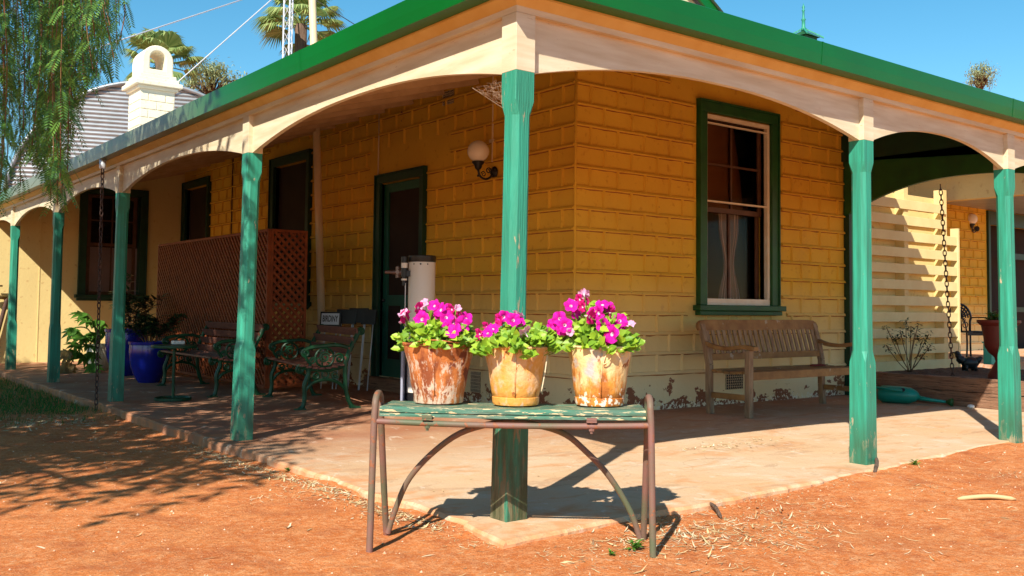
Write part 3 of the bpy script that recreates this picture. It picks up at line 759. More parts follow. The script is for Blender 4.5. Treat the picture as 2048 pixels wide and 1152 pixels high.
for z0_, z1_, e in ((4.722, 4.78, .05), (4.781, 4.86, .11), (4.861, 4.93, .06), (4.931, 5.0, .02)): b.bx(cx-hw-e, cx+hw+e, cy-hd-e, cy+hd+e, z0_, z1_)
b.build('corbel', M['chim'], chim, bevel=.012)
# arch: outer rounded shape with arched opening, extruded through
def archring(hwid, zb, zs, n=16): # polygon points from bottom right over the top to bottom left
    return [(hwid, zb)] + [(hwid*cos(pi*i/n), zs+hwid*sin(pi*i/n)) for i in range(n+1)] + [(-hwid, zb)]
o_ = archring(.275, 5.001, 5.26); i_ = archring(.135, 5.10, 5.30)
vs = []; yb0, yb1 = cy-.30, cy+.30; m = len(o_)
for y in (yb0, yb1): vs += [(cx+p[0], y, p[1]) for p in o_] + [(cx+p[0], y, p[1]) for p in i_]
fs = []
for k in range(m-1):
    fs += [(k, k+1, m+k+1, m+k), (2*m+k+1, 2*m+k, 3*m+k, 3*m+k+1), (k, 2*m+k, 2*m+k+1, k+1), (m+k, m+k+1, 3*m+k+1, 3*m+k)]
fs += [(0, m, 2*m-1, m-1), (2*m, 3*m-1, 4*m-1, 3*m), (0, m-1, 3*m-1, 2*m), (m, 3*m, 4*m-1, 2*m-1)]
b = MB(); b.add(vs, fs); b.build('chimney_hood', M['chim'], chim, bevel=.02)

# ================================================================== CORRUGATED BARREL SHED
shed = thing('corrugated_shed', 'round topped corrugated iron shed behind the cream chimney', 'shed', (4.9, 21.6, 0), 0)
b = MB(); R_ = 3.35; zc = 3.25
az = radians(17)
dx = Vector((cos(az), -sin(az), 0)); dn = Vector((-sin(az), -cos(az), 0))
zz = -.1; pitch = .105; rows = []
while zz < zc+R_-.02:
    for q, dd in ((0, 0), (.25, .020), (.5, .028), (.75, .018)):
        z = zz+q*pitch
        hw = R_ if z <= zc else sqrt(max(R_*R_-(z-zc)**2, .0001))
        rows.append((z, hw, dd))
    zz += pitch
vs = []; fs = []
for z, hw, dd in rows:
    for k in (-1, 1): vs.append(dx*(hw*k) + dn*dd + Vector((0, 0, z)))
for i in range(len(rows)-1): fs.append((2*i, 2*i+1, 2*i+3, 2*i+2))
b.add(vs, fs); b.build('end_wall', M['sheet'], shed, fix=False)
b = MB(); n = 40; prof = []
pts = [dx*(-R_) + Vector((0, 0, -.1))] + [dx*(R_*cos(pi-pi*i/n)) + Vector((0, 0, zc+R_*sin(pi*i/n))) for i in range(n+1)] + [dx*R_ + Vector((0, 0, -.1))]
m = len(pts); b.add([p*1.0 + dn*.06 for p in pts] + [p - dn*7 for p in pts], [(i, i+1, m+i+1, m+i) for i in range(m-1)]); b.build('roof', M['sheet'], shed, smooth=True, fix=False)
b = MB(); b.tube([p + dn*.07 for p in pts], .055, 6); b.build('rim_flashing', M['sheet'], shed, smooth=True)

# ================================================================== REAR WING (right background)
rear = thing('rear_wing', 'rear wing with gabled green roof ends seen above and past the verandah', 'building', (12, 6.1, 0))
def RW(x, y, z): return (x-12, y-6.1, z)
fB = lambda u, d, z: (u-12, -d, z)
b = wall_mesh(fB, 9.75, 20.0, 3.0, [(16.85, 20.0, .05, 2.75)], [(16.7, 20.2, 0, 4)], 8, phase=.1, top=3.3, thick=.2)
b.build('wall', [M['wall'], M['joint_strip']], rear)
b = MB(); b.bx(4.79, 4.87, -.05, .0, 0, 3.0); b.bx(4.875, 8, -.05, 0, 2.72, 3.0); b.bx(5.5, 5.6, -.06, 0, 0, 2.715); b.bx(5.605, 8, -.06, 0, 2.05, 2.17); b.bx(5.605, 8, -.06, 0, .95, 1.05)
b.build('door_frame', M['bgreen'], rear)
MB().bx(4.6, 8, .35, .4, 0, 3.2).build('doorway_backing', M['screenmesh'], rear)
MB().bx(-1.5, 8, -2.6, -.005, -.1, .18).build('step', M['slab'], rear)
# gable with cream infill
def gable(cx, zA, y, hwid, slope, depth, zb=3.2):
    b = MB(); c = RW(cx, y, 0)
    b.add([(c[0]-hwid, c[1], zb), (c[0]+hwid, c[1], zb), (c[0]+hwid, c[1], zA-hwid*slope), (c[0], c[1], zA), (c[0]-hwid, c[1], zA-hwid*slope)], [(0,1,2,3,4)])
    b.build('gable_wall', M['cream'], rear)
    b = MB()
    for s in (-1, 1):
        a = Vector((c[0], c[1]-.12, zA+.10)); e = Vector((c[0]+s*(hwid+.25), c[1]-.12, zA+.10-slope*(hwid+.25)))
        b.bar(a, e, .05, .20)
    b.build('barge_board', M['gutter'], rear)
    b = MB()
    for s in (-1, 1):
        a = Vector((c[0], c[1]-.2, zA+.2)); e = Vector((c[0]+s*(hwid+.3), c[1]-.2, zA+.2-slope*(hwid+.3)))
        b.add([a, e, e+Vector((0, depth, 0)), a+Vector((0, depth, 0))], [(0,1,2,3)])
    b.build('roof', M['sheet'], rear, fix=False)
gable(8.35, 6.65, 7.25, 1.9, .62, 8)
gp = at(1607, 60, d=16.5)
b = MB(); c = RW(gp.x, gp.y, 0)
cxx, cyy = c[0], c[1]
b.add([(cxx, cyy, gp.z+.0), (cxx-.2, cyy-.2, gp.z-.14), (cxx+.2, cyy-.2, gp.z-.14), (cxx+.2, cyy+.2, gp.z-.14), (cxx-.2, cyy+.2, gp.z-.14)], [(0,1,2), (0,2,3), (0,3,4), (0,4,1)])
b.bx(cxx-.16, cxx+.16, cyy-.16, cyy+.16, 3.2, gp.z-.14)
b.build('ventilator_roof', M['dgreen'], rear)
b = MB()
for s in ((-1,-1), (1,-1), (1,1), (-1,1)): b.bar((cxx, cyy, gp.z+.03), (cxx+s[0]*.24, cyy+s[1]*.24, gp.z-.145), .025, .025)
b.build('ridge_capping', M['post'], rear)
b = MB().lathe([(.035, -.02), (.05, .02), (.03, .05), (.028, .16), (.042, .18), (.02, .21), (.018, .32), (.03, .34), (.014, .36), (.026, .40), (.012, .43), (.001, .47)], 12, (cxx, cyy, gp.z))
b.build('finial', M['post'], rear, smooth=True)
b = MB(); b.bx(-1.0, 8, -1.9, -.002, 3.02, 3.08); b.build('verandah_roof', M['sheet'], rear)
b = MB(); b.bx(-3.15, -.2, -9.2, -1.95, 2.93, 2.99); b.build('beam_shade_roof', M['cream_bounce'], rear)  # added roof, overhang sized to shade the beam
# skillion roof over rear wing
b = MB(); b.add([(-2.5, -.3, 3.15), (8, -.3, 3.15), (8, 5, 4.3), (-2.5, 5, 4.3)], [(0,1,2,3)]); b.build('roof', M['sheet'], rear, fix=False)

# ================================================================== SLATTED SCREEN behind the planter
SY = 2.95
scr = thing('slatted_screen', 'tall cream screen of horizontal boards behind the planter bed', 'screen', (8.2, SY, 0))
b = MB()
zs = [.225+.196*i for i in range(11)]
for i, z in enumerate(zs):
    x1 = 1.28
    if i >= 9: x1 = 1.02
    b.bx(-1.2, x1, -.045, -.025, z, z+.115)
b.build('front_boards', M['screen'], scr, bevel=.003)
b = MB()
for i, z in enumerate(zs): b.bx(-1.2, 1.2, .10, .12, z+.10, z+.212)
b.build('back_boards', M['wallfar'], scr, bevel=.003)
b = MB()
for x in (-1.1, .10, 1.02): b.bx(x-.045, x+.045, -.0245, .099, .1, 2.5)
b.build('battens', M['wallfar'], scr)
MB().bx(1.285, 1.335, -.05, .05, .0, 2.02).build('end_post', M['screen'], scr, bevel=.004)
MB().bx(1.25, 1.30, .13, .20, 0, 2.37).build('rear_post', M['wallfar'], scr, bevel=.004)
# beam of the courtyard verandah
bm_ = MB(); bm_.bx(9.42, 9.54, -3.5, 3.0, 2.38, 2.92); bm_.bx(9.42, 9.54, 3.001, 6.0, 2.38, 2.92)
tag(bm_.build('timber_beam', M['wallfar'], bevel=.004), 'long pale yellow beam crossing above the slatted screen', 'beam')

# ================================================================== PLANTER BED
bed = thing('planter_bed', 'raised garden bed edged with old brown timber sleepers', 'planter', (6.75, 1.5, 0))
b = MB()
def rough_box(x0, x1, y0, y1, z0, z1, n=40):
    # long in y, with uneven edges
    rows = []
    for i in range(n+1):
        y = y0+(y1-y0)*i/n; j = lambda s: .012*noise.noise((y*6, s*3.3, 1))+.006*noise.noise((y*23, s, 4))
        rows.append([(x0+j(1), y, z0+j(8)*.3), (x1+j(2), y, z0), (x1+j(3), y, z1+j(4)), (x0+j(5), y, z1+j(6))])
    vs = [p for r in rows for p in r]
    fs = [(0,1,2,3), tuple(4*n+k for k in (3,2,1,0))]
    for i in range(n):
        for k in range(4): fs.append((4*i+k, 4*i+(k+1) % 4, 4*i+4+(k+1) % 4, 4*i+4+k))
    return vs, fs
b.add(*rough_box(0, .12, -1.6, .92, -.02, .145)); b.add(*rough_box(.004, .122, -1.6, .92, .152, .285))
b.build('sleeper', M['sleeper'], bed)
b = MB(); n = 30
vs = [(.125+2.7*i/n, -1.6+2.95*j/n, .235+.02*noise.noise((i*.9, j*.9, 0))) for j in range(n+1) for i in range(n+1)]
b.add(vs, [(j*(n+1)+i, j*(n+1)+i+1, (j+1)*(n+1)+i+1, (j+1)*(n+1)+i) for j in range(n) for i in range(n)])
b.build('mulch', M['mulch'], bed, fix=False)

# ================================================================== PIPE-FRAMED BENCH WITH BUCKETS
ORG = Vector((-.215, -.27, -.045)); BA = atan2(-.65, .76)
bench = thing('pipe_bench', 'rusty bent-pipe bench with a flaking green plank top, holding three flower buckets', 'bench', ORG, BA)
lx, ly, hz = .545, .155, .632
def leg_loop(s):
    e = .012*s
    pts = [(s*lx+e, -ly, 0), (s*lx+e*.6, -ly*.98, .15), (s*lx, -ly*.93, .45)]
    pts += [(s*lx-e*.2, -ly*.35-ly*.55*cos(pi*i/8) if False else -.075 + -.066*cos(pi*i/8), .560+.075*sin(pi*i/8)) for i in range(0, 9)]
    pts += [(s*lx-e*.3, .02, .50), (s*lx-e*.3, .07, .36), (s*lx-e*.3, ly*.93, .14), (s*lx-e*.4, ly, 0)]
    return pts
for s in (-1, 1):
    b = MB()
    if s: # front leg straight up, hook over, rear leg down
        p = [(s*(lx+.012), -ly, -.02), (s*(lx+.008), -ly, .18), (s*(lx+.003), -ly+.004, .50), (s*lx, -ly+.008, .575)]
        top = [(s*lx, -.085+ -.062*cos(pi*i/8), .578+.052*sin(pi*i/8)) for i in range(1, 9)]
        p += top + [(s*lx, -.018, .53), (s*lx, .02, .40), (s*lx, .10, .15), (s*(lx-.002), ly, -.02)]
    b.tube(smooth_pts(p, 4), .0135, 10)
    b.build('leg', M['pipe'], bench, smooth=True, auto=True)
b = MB(); b.tube([(-lx, -ly+.008, .525)] + [(x, -ly+.010, .525-.010*(1-(x/lx)**2)) for x in [lx*(-1+.2*i) for i in range(1, 10)]] + [(lx, -ly+.008, .525)], .012, 10)
b.build('rail', M['pipe'], bench, smooth=True, auto=True)
b = MB(); pts = [(-.535, .13, .02), (-.50, .12, .13), (-.44, .10, .26), (-.325, .06, .385), (-.19, .01, .475), (0, -.02, .515), (.19, .01, .475), (.30, .05, .39), (.40, .09, .28), (.49, .12, .13), (.535, .135, .0)]
b.tube(smooth_pts(pts, 5), .0125, 10); b.build('brace', M['pipe'], bench, smooth=True, auto=True)
# plank (two boards, worn and slightly warped)
def plank(y0, y1, z0, z1, seed):
    b = MB(); n = 48; rows = []
    for i in range(n+1):
        x = -lx+.018+(2*lx-.036)*i/n; q = lambda s, a=.003: a*noise.noise((x*9, s, seed))+a*.6*noise.noise((x*33, s, seed))
        sag = -.004*(1-(x/lx)**2)
        rows.append([(x, y0+q(1), z0+sag), (x, y1, z0+sag), (x, y1+q(2), z1-.003+sag), (x, (y0+y1)/2, z1+sag+q(5,.0015)), (x, y0+.012+q(3), z1+sag+q(4,.0015)), (x, y0+q(3), z1-.010+sag)])
    m = 6; vs = [p for r in rows for p in r]; fs = [tuple(range(m-1, -1, -1)), tuple(n*m+k for k in range(m))]
    for i in range(n):
        for k in range(m): fs.append((i*m+k, i*m+(k+1) % m, (i+1)*m+(k+1) % m, (i+1)*m+k))
    b.add(vs, fs); return b
plank(-.150, .060, .563, .583, 1).build('plank', M['plank'], bench)
plank(-.152, .050, .546, .5625, 4).build('plank', M['plank'], bench)
plank(.066, .16, .556, .580, 7).build('plank', M['plank'], bench)
for x in (-.335, .315):
    b = MB(); b.bx(x-.02, x+.02, -.166, -.10, .534, .542); b.bx(x-.02, x+.02, -.168, -.153, .5425, .552)
    b.tube([(x, -.148, .49), (x, -.148, .535)], .006, 8); b.tube([(x, -.148, .500), (x, -.148, .508)], .0115, 6)
    b.build('clamp', M['pipe'], bench)
b = MB(); b.tube([(-.555, -.15, -.012), (-.57, -.02, -.008), (-.54, .15, -.01)], .011, 8); b.build('foot_rail', M['pipe'], bench, smooth=True)

MBk = {k: bucketmat('bucket_'+k, k) for k in ('rust', 'peach', 'cream')}
Rb = Matrix.Rotation(BA, 4, 'Z')
PT = ORG.z+.5855
def bucket(px, py, rb, rt, hh, mat, label, rim, handle, ring, dent=0):
    base = at(px, py, z=PT); d = (base-CAM); d.z = 0; base += d.normalized()*rb*.9; base.z = PT
    t = thing('bucket', label, 'bucket', base, BA)
    b = MB(); prof = [(rb-.002, .0), (rb, .004)]
    if ring: prof += [(rb+.002, .012), (rb+.003, .030), (rb-.001, .033)]
    for i in range(9): q = i/8; prof.append((rb+(rt-rb)*(.05+.95*q) + .0015*sin(q*9), .036+(hh-.044)*q))
    prof += [(rt+.004, hh-.006), (rt+.006, hh), (rt+.001, hh+.004), (rt-.004, hh-.004), (rt-.008, hh-.03), (rt-.02, hh-.06), (0.001, hh-.06)]
    n = 48; b.lathe(prof, n, (0, 0, 0))
    # hand-beaten unevenness
    vs = []
    for v in b.v:
        k = noise.noise((v[0]*9+px, v[1]*9, v[2]*7))*dent; r = sqrt(v[0]**2+v[1]**2)+1e-6
        vs.append((v[0]*(1+k/r*(v[2]/hh+.2)), v[1]*(1+k/r*(v[2]/hh+.2)), v[2]+(.6*k if v[2] > hh-.02 else 0)))
    b.v = vs
    b.build('body', mat, t, smooth=True, auto=True)
    # side seam
    a = -pi/2 - .02 + (.05 if ring else 0)
    b = MB(); b.tube([((rb+.002)*cos(a), (rb+.002)*sin(a), .035), ((rt+.002)*cos(a), (rt+.002)*sin(a), hh-.01)], .003, 5); b.build('seam', mat, t, smooth=True)
    a2 = handle
    for s in (0, 1):
        aa = a2+pi*s; b = MB(); c = Vector(((rt+.004)*cos(aa), (rt+.004)*sin(aa), hh-.022))
        b.tube(arc(c, .014, 0, 2*pi, 12, (-sin(aa), cos(aa), 0)), .0025, 5); b.build('ear', mat, t, smooth=True)
    return t, base
A_, pA = bucket(877, 808, .103, .147, .243, MBk['rust'], 'heavily rusted brown bucket, left of the three on the pipe bench', None, -.4, False, .006)
B_, pB = bucket(1031, 812, .095, .131, .236, MBk['peach'], 'faded peach coloured bucket in the middle of the pipe bench', None, .3, True, .0015)
C_, pC = bucket(1199, 813, .100, .132, .240, MBk['cream'], 'cream bucket rusting orange toward its base, right on the pipe bench', None, -.9, True, .0015)
# wire bails
b = MB(); b.tube(smooth_pts([(-.145, -.05, .235), (-.02, -.152, .262), (.10, -.13, .252), (.19, -.06, .262)], 5), .0032, 6); b.build('handle', MBk['rust'], A_, smooth=True)
b = MB(); b.tube(smooth_pts([(.13, -.05, .21), (.122, -.075, .14), (.108, -.088, .06)], 4), .0025, 6); b.build('handle', M['pale'], B_, smooth=True)
b = MB(); b.tube(smooth_pts([(.02, -.130, .21), (.008, -.135, .175), (.03, -.136, .185), (.055, -.122, .22)], 5), .0022, 6); b.build('handle', MBk['cream'], C_, smooth=True)

# ---- petunias
def petunia_flower(mb_, c, nrm, size, rnd, closed=0., up=None):
    """five lobed trumpet; mb_ has two materials: petal, throat"""
    nrm = Vector(nrm).normalized(); u = nrm.orthogonal().normalized(); v = nrm.cross(u)
    rot = rnd.uniform(0, 2*pi); R = size/2; c = Vector(c)
    nseg = 30; rings = [(.03, -.85), (.10, -.45), (.20, -.16), (.55, -.02), (.84, .02), (1.0, -.03)]
    vs = []
    for q, (rr, hh) in enumerate(rings):
        for k in range(nseg):
            t = 2*pi*k/nseg; lobe = abs(cos(2.5*t)); lob = 1-.20*(lobe**3)*(q/5)**2 if q > 2 else 1
            lob = 1-.17*(1-abs(sin(2.5*t)))*(max(0, q-2)/3)
            ruff = (.10*sin(5*t+rot)+.08*sin(9*t+rot*2)+.05*sin(14*t+rot*3))*(max(0, q-2)/3)
            r = R*rr*lob*(1-.55*closed); hgt = R*(hh+ruff*1.3) + closed*R*rr*1.1
            vs.append(c + (u*cos(t+rot)+v*sin(t+rot))*r + nrm*hgt)
    for q in range(5):
        mb_.cur = 1 if q < 2 else 0
        fs = [(q*nseg+k, q*nseg+(k+1) % nseg, (q+1)*nseg+(k+1) % nseg, (q+1)*nseg+k) for k in range(nseg)]
        base = len(mb_.v)
        if q == 0: mb_.v.extend([tuple(p) for p in vs]); b0 = base
        for f in fs: mb_.f.append([b0+i for i in f]); mb_.m.append(mb_.cur)
def leaf(mb, c, d, up, ln, wd, cup=.25, n=3):
    d = Vector(d).normalized(); s = d.cross(Vector(up))
    if s.length < 1e-3: s = d.orthogonal()
    s.normalize(); nn = s.cross(d); c = Vector(c)
    prof = {2: [(.0, 0), (.5, 1), (1, 0)], 3: [(0, .0), (.28, .85), (.62, .85), (1, 0)]}[n]
    vs = []; 
    for t, w_ in prof:
        m_ = c + d*(ln*t) - nn*(cup*ln*t*t*.5)
        if w_ == 0: vs.append(m_)
        else: vs += [m_ - s*(wd/2*w_) + nn*(wd*.18), m_, m_ + s*(wd/2*w_) + nn*(wd*.18)]
    if n == 2: fs = [(0,1,2), (0,2,3), (1,4,2), (2,4,3)]
    else: fs = [(0,1,2), (0,2,3), (1,4,5,2), (2,5,6,3), (4,7,5), (5,7,6)]
    mb.add(vs, fs)
CAMD = Vector((-sin(YAW), -cos(YAW), 0))
def petunia(base, rt, hh, flowers, label, seed, spread=1.15, hmax=.13, n=150):
    r = random.Random(seed)
    t = thing('petunia_plant', label, 'plant', base+Vector((0, 0, hh-.058)))
    b = MB(); st = MB()
    for i in range(n):
        a = r.uniform(0, 2*pi); q = r.random()**.5; rr = q*rt*spread; z = .045+hmax*(1-q*q)*r.uniform(.35, 1) + r.uniform(-.005, .035)
        if q > .85: z -= .02*r.random()
        c = Vector((rr*cos(a), rr*sin(a), z)); out = Vector((cos(a), sin(a), r.uniform(-.2, .7)))
        st.tube([(c.x*.3, c.y*.3, -.01), (c.x*.8, c.y*.8, z*.6), c], .0016, 4)
        for k in range(r.randint(4, 6)):
            dd = out*.5 + Vector((r.uniform(-1, 1), r.uniform(-1, 1), r.uniform(-.25, .55)))
            leaf(b, c+Vector((r.uniform(-.01, .01), r.uniform(-.01, .01), r.uniform(-.012, .012))), dd, SUNV+CAMD*.4+Vector((r.uniform(-.5, .5), r.uniform(-.5, .5), r.uniform(-.3, .5))), r.uniform(.030, .050), r.uniform(.024, .038), r.uniform(0, .5))
    b.build('leaves', M['petleaf'], t, smooth=True, fix=False)
    st.build('stems', M['petleaf'], t, fix=False)
    flowers = flowers + [(x_+r.uniform(-17, 17), y_+r.uniform(-8, 13), sz_*.85, r.choice('mmmrp'), o_-.035) for x_, y_, sz_, k_2, o_ in flowers if k_2 in 'mr' and r.random() < .75]
    for (px, py, size, kind, out) in flowers:
        d0 = (base-CAM).dot(_f)
        p = at(px, py, d=d0-out) - (base+Vector((0, 0, hh-.058)))
        m = MB(); lat = (px-0)/1
        nr = CAMD*1.0 + Vector((r.uniform(-.7, .7), r.uniform(-.7, .7), r.uniform(-.1, .7)))
        if kind == 'p': nr = Vector((r.uniform(-.8, .8), r.uniform(-.3, .8), .55)); 
        if kind == 'r': nr = _r*r.choice((-.7, .7)) + CAMD*.5 + Vector((0, 0, -.15))
        petunia_flower(m, p, nr, size*1.04, r, closed=(.35 if kind == 'b' else r.uniform(0, .12)))
        mt = {'m': M['petal'], 'r': M['petalr'], 'p': M['petalp'], 'b': M['petalp']}[kind]
        m.build('flower', [mt, M['throat']], t, smooth=True, fix=False)
        s_ = MB(); s_.tube(smooth_pts([p-nr.normalized()*size*.4, p*.75+Vector((0, 0, -.02)), (p.x*.3, p.y*.3, 0)], 3), .0018, 4); s_.build('flower_stem', M['petleaf'], t, smooth=True)
    return t
fa = [(810,632,.062,'r',.02),(806,626,.05,'p',.04),(846,607,.055,'p',.0),(838,616,.058,'r',.02),(843,638,.074,'m',.06),(868,611,.06,'m',.02),(880,619,.068,'m',.05),(893,634,.066,'m',.07),(902,619,.055,'r',.02),(915,617,.040,'b',.05),
      (925,648,.072,'m',.08),(907,662,.074,'m',.12),(932,637,.060,'m',.03),(906,641,.060,'r',.04),(918,630,.055,'r',.03)]
fb = [(958,668,.052,'r',.05),(985,657,.062,'m',.03),(997,640,.056,'r',.02),(1008,634,.058,'m',.01),(1027,640,.066,'m',.06),(1036,628,.055,'p',.02),(1048,664,.066,'p',.12),(975,666,.05,'m',.06)]
fc = [(1168,588,.052,'p',.02),(1158,599,.052,'r',.03),(1142,611,.064,'m',.05),(1119,637,.064,'m',.05),(1130,650,.066,'m',.08),(1164,614,.050,'r',.05),(1181,634,.070,'r',.09),(1196,626,.066,'m',.07),(1205,608,.062,'m',.04),
      (1206,650,.064,'m',.09),(1222,668,.080,'m',.13),(1224,627,.050,'r',.05),(1240,641,.066,'m',.07),(1258,647,.060,'p',.05),(1139,664,.045,'b',.08),(1112,648,.055,'m',.03),(1232,655,.055,'m',.08),(1150,628,.05,'m',.03)]
petunia(pA, .147, .243, fa, 'bushy magenta petunia in the heavily rusted left bucket', 1, 1.12, .12, 120)
petunia(pB, .131, .236, fb, 'low spreading petunia with few blooms in the peach middle bucket', 2, 1.32, .09, 115)
petunia(pC, .132, .240, fc, 'tallest magenta petunia, in the cream bucket at the right', 3, 1.10, .17, 135)

# ================================================================== TEAK BENCH
tb = thing('teak_bench', 'weathered timber bench with vertical back slats below the window', 'bench', (4.06, 1.93, 0))
W = 1.76
for x in (0, W-.06):
    b = MB(); b.bar((x+.03, .03, 0), (x+.03, .03, .585), .055, .055, (0,1,0)); b.build('front_leg', M['teakleg'], tb, bevel=.004)
    b = MB(); p = [(x+.03, .46, 0), (x+.03, .475, .2), (x+.03, .475, .44), (x+.03, .515, .62), (x+.03, .575, .80)]
    for a, c in zip(p[:-1], p[1:]): b.bar(a, c, .05, .055, (1,0,0))
    b.build('back_leg', M['teakleg'], tb, bevel=.003)
    b = MB(); pts = smooth_pts([(x+.03, .50, .632), (x+.03, .40, .60), (x+.03, .25, .592), (x+.03, .08, .612), (x+.03, -.05, .600)], 5)
    m = len(pts); vs = []
    for i, q in enumerate(pts):
        hw = .030+.008*sin(pi*i/m); vs += [q+Vector((-hw, 0, -.018)), q+Vector((hw, 0, -.018)), q+Vector((hw, 0, .018)), q+Vector((-hw, 0, .018))]
    b.add(vs, [(3,2,1,0), (4*m-4, 4*m-3, 4*m-2, 4*m-1)] + [(4*i+k, 4*i+(k+1) % 4, 4*i+4+(k+1) % 4, 4*i+4+k) for i in range(m-1) for k in range(4)])
    b.build('arm', M['teak'], tb, bevel=.006)
    b = MB(); b.bar((x+.03, .06, .17), (x+.03, .44, .17), .03, .05); b.build('stretcher', M['teak'], tb, bevel=.002)
b = MB(); b.bx(.061, W-.061, .005, .035, .325, .395); b.build('front_rail', M['teak'], tb, bevel=.004)
b = MB()
for i in range(6): b.bx(.03, W-.03, .036+i*.072, .036+i*.072+.062, .378+.0-.012*sin(i/5*pi), .398-.012*sin(i/5*pi))
b.build('seat_slats', M['teak'], tb, bevel=.003)
b = MB(); b.bx(.06, W-.06, .475, .505, .475, .535); b.build('back_rail', M['teak'], tb, bevel=.004)
b = MB(); n = 22
for i in range(n):
    x = .085+(W-.17)*i/(n-1); b.bar((x, .492, .53), (x, .553, .745), .040, .014, (0,1,0))
b.build('back_slats', M['teakleg'], tb, bevel=.002)
b = MB(); ring = [(-.02, .745), (-.03, .775), (-.015, .812), (.03, .835), (.12, .842), (W-.12, .842), (W-.03, .835), (W+.015, .812), (W+.03, .775), (W+.02, .745)]
b.poly([(x, .545+.25*(z-.745), z) for x, z in ring], (0, .035, 0)); b.build('top_rail', M['teak'], tb, bevel=.004)
# red cord left on the seat
b = MB(); pts = [(1.42+.10*cos(i*.9)+.02*noise.noise((i, 0, 0)), .30+.05*sin(i*.9), .402+.002*(i % 3)) for i in range(22)]
tag(b.tube(smooth_pts([Vector((4.06, 1.93, 0))+Vector(p) for p in pts], 3), .006, 5).build('cord', pm('red_cord', (.25,.03,.02), rough=.8), smooth=True), 'small coil of dark red cord lying on the timber bench seat', 'cord')

# ================================================================== CAST IRON SLATTED BENCHES
def iron_bench(Ln, mid=False, label='', loc=(0,0,0), rz=0):
    t = thing('garden_bench', label, 'bench', loc, rz)   # local: front -x, length +y
    ys_ = [0, Ln] + ([Ln/2] if mid else [])
    for y in ys_:
        b = MB(); P = lambda x, z: (x, y, z); bt = lambda p_, r_, n_: b.tube(p_, r_*1.38, n_)
        T = lambda pts, r=.013, k=5: bt(smooth_pts([P(*q) for q in pts], k), r, 7)
        T([(-.02, .0), (.02, .03), (.035, .12), (.03, .22), (.065, .32), (.055, .385)], .015)         # front leg
        T([(.50, 0), (.46, .03), (.42, .14), (.405, .26), (.40, .385)], .015)                          # back leg
        b.bx(-.055, .045, y-.022, y+.022, 0, .014); b.bx(.45, .55, y-.022, y+.022, 0, .014)
        T([(-.03, .385), (.10, .36), (.25, .35), (.40, .385)], .013)                                    # seat bar
        bt(spiral(P(-.012, .36), .038, .008, 1.4, 1.4+4.2*pi*.8, 26), .010, 6)                      # rolled seat front
        T([(.40, .385), (.43, .50), (.485, .62), (.53, .70)], .017)                                     # back upright
        bt(spiral(P(.545, .70), .030, .006, 2.6, 2.6-3.2*pi, 24), .012, 6)
        T([(.445, .545), (.34, .575), (.20, .57), (.08, .555), (.02, .53)], .013)                       # arm
        bt(spiral(P(.035, .505), .036, .007, 1.9, 1.9+3.4*pi, 26), .010, 6)
        T([(.035, .47), (.06, .43), (.08, .40), (.06, .375)], .010)
        # scroll infill under the arm
        bt(spiral(P(.21, .465), .085, .085, 0, 2*pi, 20), .008, 6)
        bt(spiral(P(.21, .465), .050, .012, .5, .5+3.4*pi, 26), .007, 5)
        for k in range(6):
            a = k*pi/3; bt([P(.21+.05*cos(a), .465+.05*sin(a)), P(.21+.085*cos(a+.3), .465+.085*sin(a+.3))], .006, 5)
        bt(spiral(P(.345, .455), .045, .008, 2.8, 2.8-3*pi, 22), .008, 5)
        bt(spiral(P(.10, .435), .032, .008, .3, .3+3*pi, 20), .007, 5)
        # arch brace and scrolls between the legs
        T([(.04, .17), (.10, .235), (.22, .265), (.34, .235), (.41, .17)], .011)
        bt(spiral(P(.13, .305), .036, .007, 3.6, 3.6+3*pi, 20), .007, 5)
        bt(spiral(P(.31, .305), .036, .007, -.4, -.4-3*pi, 20), .007, 5)
        bt(spiral(P(.22, .31), .030, .030, 0, 2*pi, 16), .006, 5)
        b.build('end_frame', M['pgreen'], t, smooth=True, auto=True)
    b = MB()
    for i in range(7):
        x = .0+i*.060; z = .395-.028*sin(i/6*pi)
        b.bx(x-.026, x+.026, -.03, Ln+.03, z-.008, z+.010)
    b.build('seat_slats', M['slat'], t, bevel=.003)
    b = MB()
    for i in range(4):
        q = .12+i*.27; x = .405+.12*q-.012; z = .40+.32*q
        b.bar((x, -.02, z), (x, Ln+.02, z), .016, .072, (-.35, 0, 1))
    b.build('back_slats', M['slat'], t, bevel=.003)
    return t
iron_bench(1.32, False, 'green cast iron bench with brown slats standing in front of the small signs', (1.13, 4.58, 0), radians(-11))
iron_bench(1.62, False, 'cast iron bench with dark brown slats set against the lattice panel', (.90, 6.12, 0), 0)

